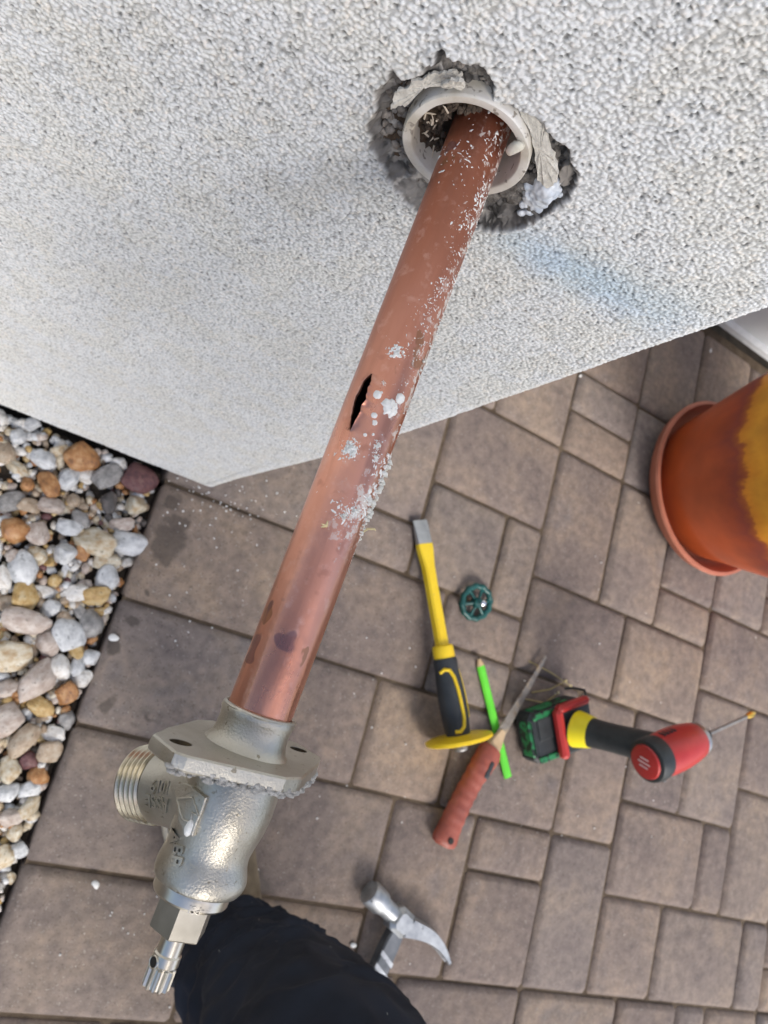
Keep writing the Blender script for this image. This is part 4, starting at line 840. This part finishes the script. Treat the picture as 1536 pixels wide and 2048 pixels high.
# pencil
pa_ = G((957, 1314), .005); pb_ = G((1016, 1554), .005); PLN = math.dist(pa_, pb_); pn = empty('carpenter_pencil', mat=frame((*pa_, .0048), (*pb_, .0048))); tag(pn, 'bright green flat carpenter pencil lying under the red saw', 'pencil')
m_lime = material('lime_paint', (.10, .56, .03), (.14, .66, .05), 30, .4)
mb = MB(); sect(mb, [(.014, .0070, .0036, .0028), (PLN, .0070, .0036, .0028)]); mb.build('shaft', m_lime, pn, ang=20)
mb = MB(); sect(mb, [(.003, .0022, .0014, .0008), (.0138, .0069, .0035, .0027)]); mb.build('sharpened_wood', material('bare_wood', (.50, .34, .18), (.62, .46, .27), 80, .7), pn, ang=20)
mb = MB(); sect(mb, [(0, .0006, .0006, .0001), (.003, .0022, .0014, .0006)]); mb.build('lead', m_dark, pn)
# jab saw
sa1 = G((1093, 1313), .014); sb1 = G((985, 1497), .016); sc1 = G((884, 1692), .016)
sw = empty('jab_saw', mat=frame((*sa1, .013), (*sb1, .016))); tag(sw, 'old hand saw with a narrow rusty blade and faded red handle', 'hand saw')
SLN = math.dist(sa1, sb1); m_blade = material('rusty_blade', (.20, .15, .10), (.44, .34, .22), 60, .5, .5, c3=(.26, .24, .22), rvar=.1)
v = []; f = []; n = 46
for i in range(n+1):
    x = SLN*i/n; hw = .0022+.0072*(i/n)**.9; tooth = .0012 if i % 2 else 0
    v += [(x, hw, .0007), (x, -hw-tooth, .0007), (x, hw, -.0007), (x, -hw-tooth, -.0007)]
for i in range(n):
    b0 = i*4; b1 = b0+4; f += [(b0, b0+1, b1+1, b1), (b0+2, b1+2, b1+3, b0+3), (b0, b1, b1+2, b0+2), (b0+1, b0+3, b1+3, b1+1)]
f += [(0, 2, 3, 1), (n*4, n*4+1, n*4+3, n*4+2)]; mb = MB(); mb.add(v, f); mb.build('saw_blade', m_blade, sw, ang=25)
mb = MB(); sect(mb, [(SLN-.032, .0060, .0030, .002), (SLN-.012, .0115, .0045, .002), (SLN+.004, .0125, .0060, .002)]); mb.build('blade_clamp', material('clamp_wood', (.42, .30, .17), (.56, .42, .26), 60, .6), sw, ang=25)
SI = frame((*sa1, .013), (*sb1, .016)).inverted(); he = SI @ Vector((*sc1, .016)); hs_ = Vector((SLN, 0, 0)); hd = (he-hs_)
m_red = material('red_handle', (.20, .045, .030), (.32, .12, .09), 25, .55, bump=.4, bscale=260, bdist=.0006, c3=(.28, .065, .040))
pts_ = []; rads = []; HN = 44
for i in range(HN+1):
    t_ = i/HN; w = float(np.interp(t_, [0, .04, .12, .35, .6, .85, .94, .985, 1], [.0165, .0215, .0215, .0175, .0180, .0195, .0220, .0190, .010])); rb = .0007*math.sin(t_*HN*1.6) if .12 < t_ < .84 else 0
    off = .006*math.sin(t_*math.pi); pts_.append(hs_+hd*t_+V(0, -off, 0)); rads.append((w+rb, min(.0125, w)+rb*.6))
mb = MB(); mb.tube(pts_, rads, 16, up=(0, 1, 0)); mb.build('handle', m_red, sw, ang=50)
q_ = hs_+hd*.93; mb = MB(); mb.lathe([(.0046, .0115), (.0046, .0136), (.0034, .0137)], 20, Matrix.Translation(q_)); mb.build('hanging_hole', m_dark, sw)
q_ = hs_+hd*.20+V(0, .004, .0112); mb = MB(); mb.box((0, 0, 0), (.026, .008, .005), Matrix.Translation(q_) @ Matrix.Rotation(math.atan2(hd.y, hd.x)+.05, 4, 'Z'), ch=.0015); mb.build('grip_insert', m_blk, sw)
# impact driver
RED = material('red_plastic', (.36, .022, .022), (.44, .035, .030), 30, .38, bump=.1, bscale=300, speck=(260, .71, (.14, .06, .05)))
m_tbk = material('tool_black', (.014, .018, .020), (.028, .033, .036), 60, .5, bump=.2, bscale=500, bdist=.0004)
m_tgr = material('green_plastic', (.008, .11, .04), (.03, .26, .09), 24, .42, speck=(110, .50, (.014, .022, .018)))
HD = Vector((.877, .480, 0)); ang = math.atan2(HD.y, HD.x)
bx, by = .640, -.158
dr = empty('impact_driver', (bx, by, 0), ang); tag(dr, 'red and black cordless driver standing on its green battery with a long bit', 'power tool')
hc = Matrix.Rotation(-ang, 4, 'Z') @ Vector((.700-bx, -.1495-by, 0))     # head centre over the battery, local
HZ = .197
mb = MB(); mb.box((-.008, 0, .021), (.112, .078, .042), ch=.008); mb.build('battery', m_tbk, dr, ang=25)
for sy in (-1, 1):
    mb = MB(); mb.box((-.014, sy*.0385, .024), (.072, .004, .022), ch=.0018); mb.build('battery_side_panel', m_tgr, dr, ang=25)
mb = MB(); mb.box((-.062, 0, .026), (.008, .056, .026), ch=.003); mb.build('battery_latch', m_tgr, dr, ang=25)
mb = MB(); mb.box((-.036, .012, .0432), (.034, .034, .003), ch=.001); mb.build('battery_top_panel', m_tbk, dr, ang=25)
for sy in (-1, 1):
    mb = MB(); mb.box((-.036, sy*.033, .0425), (.046, .010, .004), ch=.0015); mb.build('battery_edge', m_tgr, dr, ang=25)
mb = MB(); mb.box((.014, 0, .050), (.070, .072, .014), ch=.005); mb.build('foot', m_tbk, dr, ang=25)
mb = MB(); mb.box((-.020, 0, .0555), (.014, .076, .016), ch=.004); mb.build('foot_trim', RED, dr, ang=25)
mb = MB(); mb.box((.012, .0375, .0555), (.066, .012, .016), ch=.004); mb.build('foot_trim', RED, dr, ang=25)
mb = MB(); mb.tube([(.046, .044, .052), (.052, .048, .045), (.050, .050, .020), (.040, .050, .012)], .0022, 8); mb.build('belt_clip', m_tbk, dr, ang=60)
g0 = Vector((.010, 0, .055)); g1_ = Vector((hc.x-.008, hc.y, HZ-.022)); 
pts_ = [g0.lerp(g1_, t_) for t_ in (0, .12, .25, .4, .55, .7, .85, 1)]
mb = MB(); mb.tube(pts_, [(.030, .027), (.027, .024), (.0245, .0215), (.0240, .0205), (.0245, .0205), (.0250, .0210), (.0250, .0215), (.026, .023)], 20, up=(1, 0, 0)); mb.build('handle', m_tbk, dr, ang=50)
mb = MB(); mb.tube([g0.lerp(g1_, t_) for t_ in (.02, .08, .17, .22)], [(.0308, .0280), (.0300, .0268), (.0275, .0245), (.0262, .0230)], 20, up=(1, 0, 0)); mb.build('yellow_band', material('signal_yellow', (.80, .66, .01), (.84, .72, .02), 30, .4), dr, ang=50)
mb = MB(); mb.tube([g0.lerp(g1_, .62)+V(.018, 0, 0), g0.lerp(g1_, .74)+V(.024, 0, 0), g0.lerp(g1_, .86)+V(.020, 0, 0)], [.006, .0085, .007], 10); mb.build('trigger', RED, dr, ang=60)
HMx = Matrix.Translation((hc.x, hc.y, HZ)) @ RX
mb = MB(); mb.lathe([(.0250, -.056), (.0295, -.054), (.0310, -.049), (.0312, -.036), (.0300, -.031)], 40, HMx); mb.build('rear_ring', m_tbk, dr, ang=30)
mb = MB(); mb.lathe([(.0205, -.0600), (.0235, -.0590), (.0245, -.0560), (.0245, -.050)], 40, HMx); mb.build('rear_cap', RED, dr, ang=30)
mb = MB()
for k in range(3): mb.box((-.0605, -.006+k*.006, 0), (.0006, .0022, .020-abs(k-1)*.006), Matrix.Translation((hc.x, hc.y, HZ)) @ Matrix.Rotation(.3, 4, 'X'))
mb.build('cap_mark', material('cap_print', (.62, .40, .40), (.70, .52, .52), 30, .4), dr)
mb = MB(); mb.lathe([(.0290, -.033), (.0300, -.028), (.0312, -.012), (.0310, .010), (.0290, .030), (.0262, .046), (.0238, .050)], 44, HMx); mb.build('housing', RED, dr, ang=30)
for k in range(4):
    mb = MB(); mb.box((hc.x-.022+k*.007, hc.y+.0300, HZ+.006), (.0030, .0030, .014), ch=.0008); mb.build('vent_slot', m_tbk, dr, ang=25)
for qx, qz in ((.022, .004), (.034, -.008), (-.040, .012)):
    mb = MB(); mb.lathe([(.0026, 0), (.0026, .0016), (.0016, .0018)], 12, Matrix.Translation((hc.x+qx, hc.y-.0285, HZ+qz)) @ Matrix.Rotation(math.pi/2, 4, 'X')); mb.build('screw', m_dsteel, dr, ang=30)
mb = MB(); mb.box((hc.x-.004, hc.y, HZ-.024), (.060, .034, .026), ch=.007); mb.build('trigger_housing', m_tbk, dr, ang=30)
mb = MB(); mb.lathe([(.0236, .0495), (.0238, .056), (.0215, .0595), (.0125, .0625)], 36, HMx); mb.build('nose_ring', m_steel, dr, ang=30)
mb = MB(); mb.lathe([(.0105, .062), (.0105, .074), (.0080, .078), (.0062, .079)], 24, HMx); mb.build('chuck', m_tbk, dr, ang=30)
mb = MB(); mb.lathe([(.0028, .078), (.0028, .172)], 12, HMx); mb.build('drill_bit', m_dsteel, dr, ang=30)
mb = MB(); mb.lathe([(.0030, .1722), (.0048, .178), (.0052, .185), (.0028, .192), (.0004, .197)], 12, HMx); mb.build('bit_tip', material('gold_tip', (.72, .45, .08), (.80, .55, .14), 50, .3, .9), dr, ang=30)
# claw hammer
hm_f = G((738, 1783), .018); hm_e = G((800, 1842), .018); hm_c = G((893, 1922), .016); hm_h = G((735, 1985), .018)
hmf = frame((*hm_e, .018), (*hm_f, .018)); hi = hmf.inverted(); hmr = empty('claw_hammer', mat=hmf); tag(hmr, 'steel claw hammer lying on the pavers beside the black trouser leg', 'hammer')
fl_ = (hi @ Vector((*hm_f, .018))).x; ct = hi @ Vector((*hm_c, .016)); hh_ = hi @ Vector((*hm_h, .018)); sg = 1 if hh_.y > 0 else -1
m_hs = material('hammer_steel', (.26, .275, .29), (.46, .48, .50), 45, .45, .8, bump=.25, bscale=160, rvar=.1, speck=(160, .66, (.12, .12, .12)))
mb = MB(); mb.lathe([(.0130, .008), (.0125, fl_-.036), (.0140, fl_-.030), (.0165, fl_-.025), (.0170, fl_-.003), (.0155, fl_)], 12, RX); mb.build('striking_face', m_hs, hmr, ang=30)
mb = MB(); mb.box((.002, 0, 0), (.034, .034, .030), ch=.006); mb.build('eye', m_hs, hmr, ang=25)
for sz in (-1, 1):
    K = 14; v = []; f = []
    for i in range(K+1):
        t_ = i/K; x = -.010+(ct.x+.010)*t_; y = ct.y*t_**1.6-sg*.011*math.sin(t_*math.pi); th_ = .0135*(1-t_)+.0022; z0 = .0015+.002*t_**.5; z1 = .014+.001*math.sin(t_*3)-.006*t_**3
        v += [(x, y-th_, sz*z0), (x, y+th_, sz*z0), (x, y+th_*.8, sz*z1), (x, y-th_*.8, sz*z1)]
    for i in range(K):
        for j in range(4): a = i*4+j; b_ = i*4+(j+1) % 4; q_ = (a, b_, b_+4, a+4); f.append(q_ if sz > 0 else tuple(reversed(q_)))
    f += [(0, 3, 2, 1), (K*4, K*4+1, K*4+2, K*4+3)]; mb = MB(); mb.add(v, f); mb.build('claw', m_hs, hmr, ang=40)
hdir = Vector((hh_.x, hh_.y, 0)).normalized(); HAM = Matrix(((hdir.x, -hdir.y, 0, 0), (hdir.y, hdir.x, 0, 0), (0, 0, 1, 0), (0, 0, 0, 1)))
mb = MB(); sect(mb, [(.010, .0105, .0090, .002), (.030, .0125, .0085, .002), (.11, .0130, .0085, .002)]); mb.v = [tuple(HAM @ Vector(p)) for p in mb.v]; mb.build('shaft', material('shaft_enamel', (.07, .08, .09), (.15, .16, .175), 40, .42, .5), hmr, ang=25)
for k in range(4):
    x = .040+k*.0165; mb = MB(); v = [(x, -.0128, .0089), (x+.006, -.0128, .0089), (x+.016, .0128, .0089), (x+.010, .0128, .0089)]; v += [(a, b_, .0080) for a, b_, c_ in v]
    mb.add(v, [(0, 1, 2, 3), (7, 6, 5, 4), (0, 4, 5, 1), (1, 5, 6, 2), (2, 6, 7, 3), (3, 7, 4, 0)], HAM); mb.build('shaft_stripe', m_hs, hmr, smooth=False)
mb = MB(); mb.tube([HAM @ V(.11, 0, 0), HAM @ V(.14, 0, 0), HAM @ V(.22, 0, 0), HAM @ V(.30, 0, 0), HAM @ V(.315, 0, 0)], [(.016, .012), (.017, .014), (.0155, .013), (.018, .015), (.012, .010)], 16, up=(HAM @ V(0, 1, 0))); mb.build('grip', m_blk, hmr, ang=50)

# ---------------------------------------------------------------- flower pot on its saucer
POT = (.893, .352)
m_glz = bpy.data.materials.new('orange_glaze'); m_glz.use_nodes = True
def glaze():
    t = m_glz.node_tree; p = t.nodes['Principled BSDF']; L = t.links.new; tc = nn(t, 'ShaderNodeTexCoord'); sp = nn(t, 'ShaderNodeSeparateXYZ'); L(tc.outputs['Object'], sp.inputs[0])
    n = nn(t, 'ShaderNodeTexNoise'); n.inputs['Scale'].default_value = 30; n.inputs['Detail'].default_value = 9; n.inputs['Roughness'].default_value = .7; mp = nn(t, 'ShaderNodeMapping'); mp.inputs['Scale'].default_value = (1, 1, .22); L(tc.outputs['Object'], mp.inputs[0]); L(mp.outputs[0], n.inputs['Vector'])
    ml = nn(t, 'ShaderNodeMath', operation='MULTIPLY_ADD'); ml.inputs[1].default_value = .09; L(n.outputs['Fac'], ml.inputs[0]); L(sp.outputs[2], ml.inputs[2])
    r_ = nn(t, 'ShaderNodeValToRGB'); e = r_.color_ramp.elements
    mr = nn(t, 'ShaderNodeMapRange'); mr.inputs[1].default_value = .100; mr.inputs[2].default_value = .345; L(ml.outputs[0], mr.inputs[0]); L(mr.outputs[0], r_.inputs[0])
    e[0].position = 0; e[0].color = (.42, .085, .022, 1); e[1].position = 1; e[1].color = (.55, .22, .02, 1)
    for q, c_ in ((.35, (.44, .088, .025)), (.50, (.33, .062, .022)), (.60, (.23, .045, .03)), (.66, (.34, .09, .02)), (.69, (.62, .25, .018)), (.80, (.74, .36, .03))): z_ = e.new(q); z_.color = (*c_, 1)
    n2 = nn(t, 'ShaderNodeTexNoise'); n2.inputs['Scale'].default_value = 12; n2.inputs['Detail'].default_value = 5; L(tc.outputs['Object'], n2.inputs['Vector'])
    r2 = nn(t, 'ShaderNodeValToRGB'); r2.color_ramp.elements[0].position = .3; r2.color_ramp.elements[0].color = (.75, .7, .7, 1); r2.color_ramp.elements[1].position = .7; r2.color_ramp.elements[1].color = (1.2, 1.1, 1, 1); L(n2.outputs['Fac'], r2.inputs[0])
    mx = nn(t, 'ShaderNodeMixRGB', blend_type='MULTIPLY'); mx.inputs[0].default_value = 1; L(r_.outputs[0], mx.inputs[1]); L(r2.outputs[0], mx.inputs[2]); L(mx.outputs[0], p.inputs['Base Color'])
    p.inputs['Roughness'].default_value = .38; p.inputs['Coat Weight'].default_value = .15
glaze()
sau = empty('pot_saucer', (*POT, 0)); tag(sau, 'terracotta saucer under the orange glazed flower pot', 'saucer')
m_ter = material('terracotta', (.36, .12, .07), (.46, .17, .11), 20, .6, bump=.2, bscale=200)
mb = MB(); mb.lathe([(.120, 0), (.140, .003), (.158, .022), (.163, .036), (.1655, .040), (.1640, .0445), (.1590, .0450), (.1550, .040), (.1480, .022), (.132, .010), (.001, .010)], 96); mb.build('saucer_dish', m_ter, sau, ang=50)
pot = empty('flower_pot', (*POT, .010)); tag(pot, 'large burnt orange glazed flower pot with a yellow upper band', 'flower pot')
mb = MB(); mb.lathe([(.116, .0), (.126, .001), (.131, .006), (.136, .020), (.147, .06), (.160, .10), (.178, .16), (.194, .22), (.206, .28), (.212, .315), (.222, .320), (.226, .330), (.226, .352), (.220, .358), (.208, .358), (.202, .350), (.196, .300), (.001, .300)], 96); mb.build('pot_body', m_glz, pot, ang=50)
mb = MB(); mb.lathe([(.194, .2995), (.15, .306), (.08, .310), (.001, .312)], 48, cap=False); mb.build('potting_soil', m_soil, pot)

# ---------------------------------------------------------------- small litter
m_chipw = material('white_chip', (.66, .66, .64), (.78, .78, .77), 80, .7)
for (px, py, s_, lb) in ((228, 1275, .0062, 'white stucco chip on the paver edge beside the gravel'), (191, 1768, .0055, 'white stucco chip lying in the joint left of the shoe'), (706, 1889, .0045, 'white stucco chip between the trouser leg and the hammer'), (1160, 752, .0035, 'tiny white chip on the paver at the wall foot'), (1420, 702, .0045, 'pale crumb on the pavers near the grey background wall')):
    x, y = G((px, py)); o = lumpy((x, y, s_*.35), (s_, s_*.7, s_*.45), int(px), m_chipw, 'stucco_chip', None, 2, .4); tag(o, lb, 'chip', 'stucco chips on the pavers'); o.rotation_euler = (0, 0, rnd.uniform(0, 3))
mb = MB()
for (px, py, rx_, ry_, cnt) in ((420, 1010, 130, 70, 70), (560, 1100, 120, 120, 34), (400, 1130, 160, 160, 36), (640, 1500, 400, 420, 40), (1150, 1450, 380, 500, 50), (300, 1800, 250, 200, 20), (450, 978, 60, 12, 26)):
    for k in range(cnt):
        x, y = G((px+rnd.gauss(0, .45)*rx_, py+rnd.gauss(0, .45)*ry_))
        if y > .0 and x < .03 or x < PX0+.004: continue
        rr = rnd.uniform(.0005, .0016); v, f = rock(200+k % 8, 1, .8, .4, 3); mb.add([(x+q[0]*rr, y+q[1]*rr, rr*.4+q[2]*rr) for q in v], f)
tag(mb.build('stucco_dust', m_chipw, ang=80), 'scattered specks of white stucco dust and grit on the pavers', kind='stuff')
m_stem = material('dry_stem', (.30, .24, .10), (.42, .34, .16), 60, .8)
st = [((1056, 1322), (1098, 1345), (1140, 1372)), ((1062, 1385), (1095, 1378), (1130, 1362)), ((1048, 1398), (1085, 1405), (1115, 1385))]
for i, (a, b_, c_) in enumerate(st):
    A_ = [Vector((*G(q), .002+.004*(j % 2))) for j, q in enumerate((a, b_, c_))]; o = empty('dry_stem', A_[0]); mb = MB(); mb.tube([q-A_[0] for q in A_], [.0012, .0013, .0007], 6); mb.build('stalk', m_stem, o)
    mb = MB(); v, f = rock(44+i, 1, .8, .3, 2); e_ = A_[-1]-A_[0]; mb.add([tuple(e_+Vector(q)*.0028) for q in v], f); mb.build('stem_tip', m_husk, o)
    tag(o, ['dry grass stem lying from the saw blade tip towards the driver', 'dry grass stem beside the battery of the driver', 'lowest dry stem running under the saw blade'][i], 'stem')

# ---------------------------------------------------------------- the person standing at the wall
m_cloth = material('black_trouser_cloth', (.006, .008, .014), (.014, .019, .032), 18, .75, bump=.5, bscale=1400, bdist=.0005, spec=.25)
m_shoe = material('tan_suede', (.16, .115, .07), (.25, .19, .12), 50, .85, bump=.4, bscale=500, bdist=.0006)
m_sole = material('shoe_sole', (.48, .42, .32), (.58, .52, .42), 60, .7)
m_skin = material('skin', (.42, .25, .18), (.50, .31, .23), 30, .55)
m_shirt = material('dark_jacket', (.02, .024, .03), (.035, .04, .05), 20, .85, bump=.4, bscale=900, bdist=.0006)
person = empty('person', (.20, -.52, 0)); tag(person, 'person in black trousers and tan shoes standing close to the wall', 'person')
def P_(x, y, z): return (x-.20, y+.52, z)
def skin(name, joints, bones, mat, sub=2, root=0):
    me = bpy.data.meshes.new(name); me.from_pydata([P_(*j[0]) for j in joints], bones, []); o = link(name, me, person)
    md = o.modifiers.new('skin', 'SKIN'); md.use_smooth_shade = True
    for i, j in enumerate(joints): r_ = j[1]; me.skin_vertices[0].data[i].radius = r_ if isinstance(r_, tuple) else (r_, r_)
    me.skin_vertices[0].data[root].use_root = True
    s_ = o.modifiers.new('sub', 'SUBSURF'); s_.levels = sub; s_.render_levels = sub; me.materials.append(mat); return o
def trouser_leg(path, name='trouser_leg', seed=1, n=140, step=.004):
    pts_ = [Vector(P_(*p[:3])) for p in path]; rr = [p[3] for p in path]; cum = [0]
    for i in range(1, len(pts_)): cum.append(cum[-1]+(pts_[i]-pts_[i-1]).length)
    K = int(cum[-1]/step); S_ = np.linspace(0, cum[-1], K+1)
    def cr(vals):
        vals = np.array(vals, float); out = np.interp(S_, cum, vals)
        k = np.ones(9)/9
        for _ in range(3): pad_ = np.concatenate([np.full(4, out[0]), out, np.full(4, out[-1])]); out = np.convolve(pad_, k, 'valid')
        return out
    C_ = np.stack([cr([p[i] for p in pts_]) for i in range(3)], -1); Rr = cr(rr); T_ = np.gradient(C_, axis=0); T_ /= np.linalg.norm(T_, axis=1)[:, None]
    N = np.zeros_like(C_); nrm = np.array([1., 0, 0])
    for i in range(len(C_)): nrm = nrm-T_[i]*(nrm@T_[i]); nrm /= np.linalg.norm(nrm); N[i] = nrm
    Bn = np.cross(T_, N); a = np.linspace(0, 2*np.pi, n+1)
    A_, SS = np.meshgrid(a, S_); fold = fbm(np.cos(A_)*1.3+seed, np.sin(A_)*1.3, SS*(14), seed, 3)-.5
    ring_ = np.sin(SS*62+3.2*np.sin(A_+SS*6+seed)+2*fold)*np.exp(-SS/.16)
    cr1 = fbm(np.cos(A_)*1.6+seed+SS*5, np.sin(A_)*1.6+3, SS*26+A_*0, seed+40, 2); crease = -np.abs(cr1-.5)*2
    rad = Rr[:, None]*(1+.16*fold)+.0045*ring_+.030*(crease+.25)*np.exp(-((SS-.08)/.34)**2)+.0012*(fbm(np.cos(A_)*9, np.sin(A_)*9, SS*120, seed+50, 2)-.5)
    P = C_[:, None]+rad[..., None]*(np.cos(A_)[..., None]*N[:, None]+np.sin(A_)[..., None]*Bn[:, None])
    me = grid_mesh(name, P[:, ::-1], m_cloth); return link(name, me, person)
LEGP = [(.188, -.522, .070, .060), (.184, -.518, .095, .069), (.175, -.510, .16, .070), (.158, -.498, .25, .074), (.136, -.487, .35, .080), (.122, -.486, .46, .086), (.150, -.57, .56, .10), (.20, -.70, .72, .11), (.22, -.80, .86, .12)]
lg = trouser_leg(LEGP, seed=3)
lm = MB(); r8 = random.Random(5); vs = [v.co.copy() for v in lg.data.vertices]
for k in range(120):
    c_ = vs[r8.randrange(len(vs))]; f9 = Vector((r8.uniform(-1, 1), r8.uniform(-1, 1), r8.uniform(-1, 1))).normalized()*r8.uniform(.0008, .0030); lm.tube([c_, c_+f9*.5+Vector((0, 0, .0003)), c_+f9], .00022, 4)
lm.build('lint', material('lint', (.30, .30, .28), (.45, .44, .40), 100, .9), person)['kind'] = 'stuff'
sh_dir = Vector((-.53, .85)).normalized()
def shoe(cx, cy, dx, dy):
    mb = MB(); outl = [(-.105, .0), (-.100, .026), (-.06, .034), (0, .036), (.06, .047), (.11, .049), (.15, .040), (.175, .018), (.180, 0)]; full_ = outl+[(a, -b_*.92) for a, b_ in reversed(outl[1:-1])]
    rot = math.atan2(dy, dx); mt = Matrix.Translation(P_(cx, cy, 0)) @ Matrix.Rotation(rot, 4, 'Z')
    rr = []; 
    def smooth(P): 
        Q = []
        for i in range(len(P)):
            a, b_ = Vector(P[i]), Vector(P[(i+1) % len(P)]); Q += [a.lerp(b_, .25), a.lerp(b_, .75)]
        return [tuple(q) for q in Q]
    o2 = smooth(full_); o2 = [(x, y) for x, y in o2][::-1]
    mb.prism([(x*1.03, y*1.06) for x, y in o2], 0.0, .024, mt, inset=.003); mb.build('sole', m_sole, person, ang=50)
    v = []; f = []; lv = [(.024, 1.0, 0), (.040, 1.0, 0), (.055, .93, .2), (.068, .78, .5), (.082, .60, .85), (.100, .50, 1.0)]; n = len(o2)
    for h_, s_, m_ in lv:
        for x, y in o2:
            top = min(1, max(0, (.13-x)/.10)); hh2 = .024+(h_-.024)*(.55+.45*top) if x > .02 else h_; xx = x*s_-.03*m_*(1 if x > 0 else .3)-.02*m_; v.append((xx, y*s_, hh2))
    for k in range(len(lv)-1):
        for i in range(n): j = (i+1) % n; f.append((k*n+i, k*n+j, k*n+n+j, k*n+n+i))
    f.append(tuple(range((len(lv)-1)*n, len(lv)*n))); mb = MB(); mb.add(v, f, mt); mb.build('shoe', m_shoe, person, ang=70)
shoe(.180, -.475, -.53, .85)
# the rest of the figure, outside the photograph
shoe(.50, -.98, -.35, .94); trouser_leg([(.51, -1.0, .07, .07), (.50, -1.0, .12, .078), (.49, -.98, .30, .082), (.47, -.94, .48, .09), (.42, -.90, .70, .105), (.36, -.88, .86, .12)], seed=8, step=.012)
skin('torso', [((.29, -.85, .90), (.17, .12)), ((.28, -.84, 1.05), (.16, .11)), ((.25, -.80, 1.25), (.18, .12)), ((.22, -.75, 1.42), (.15, .10)), ((.06, -.72, 1.40), .065), ((-.10, -.58, 1.20), .05), ((-.18, -.42, 1.06), .038),
               ((.38, -.80, 1.38), .065), ((.40, -.66, 1.14), .05), ((.28, -.50, 1.05), .038)], [(0, 1), (1, 2), (2, 3), (3, 4), (4, 5), (5, 6), (3, 7), (7, 8), (8, 9)], m_shirt)
skin('head', [((.21, -.74, 1.46), .055), ((.19, -.71, 1.54), .055), ((.17, -.68, 1.62), (.085, .10)), ((.165, -.67, 1.70), (.08, .095)), ((.13, -.60, 1.61), .03)], [(0, 1), (1, 2), (2, 3), (2, 4)], m_skin)
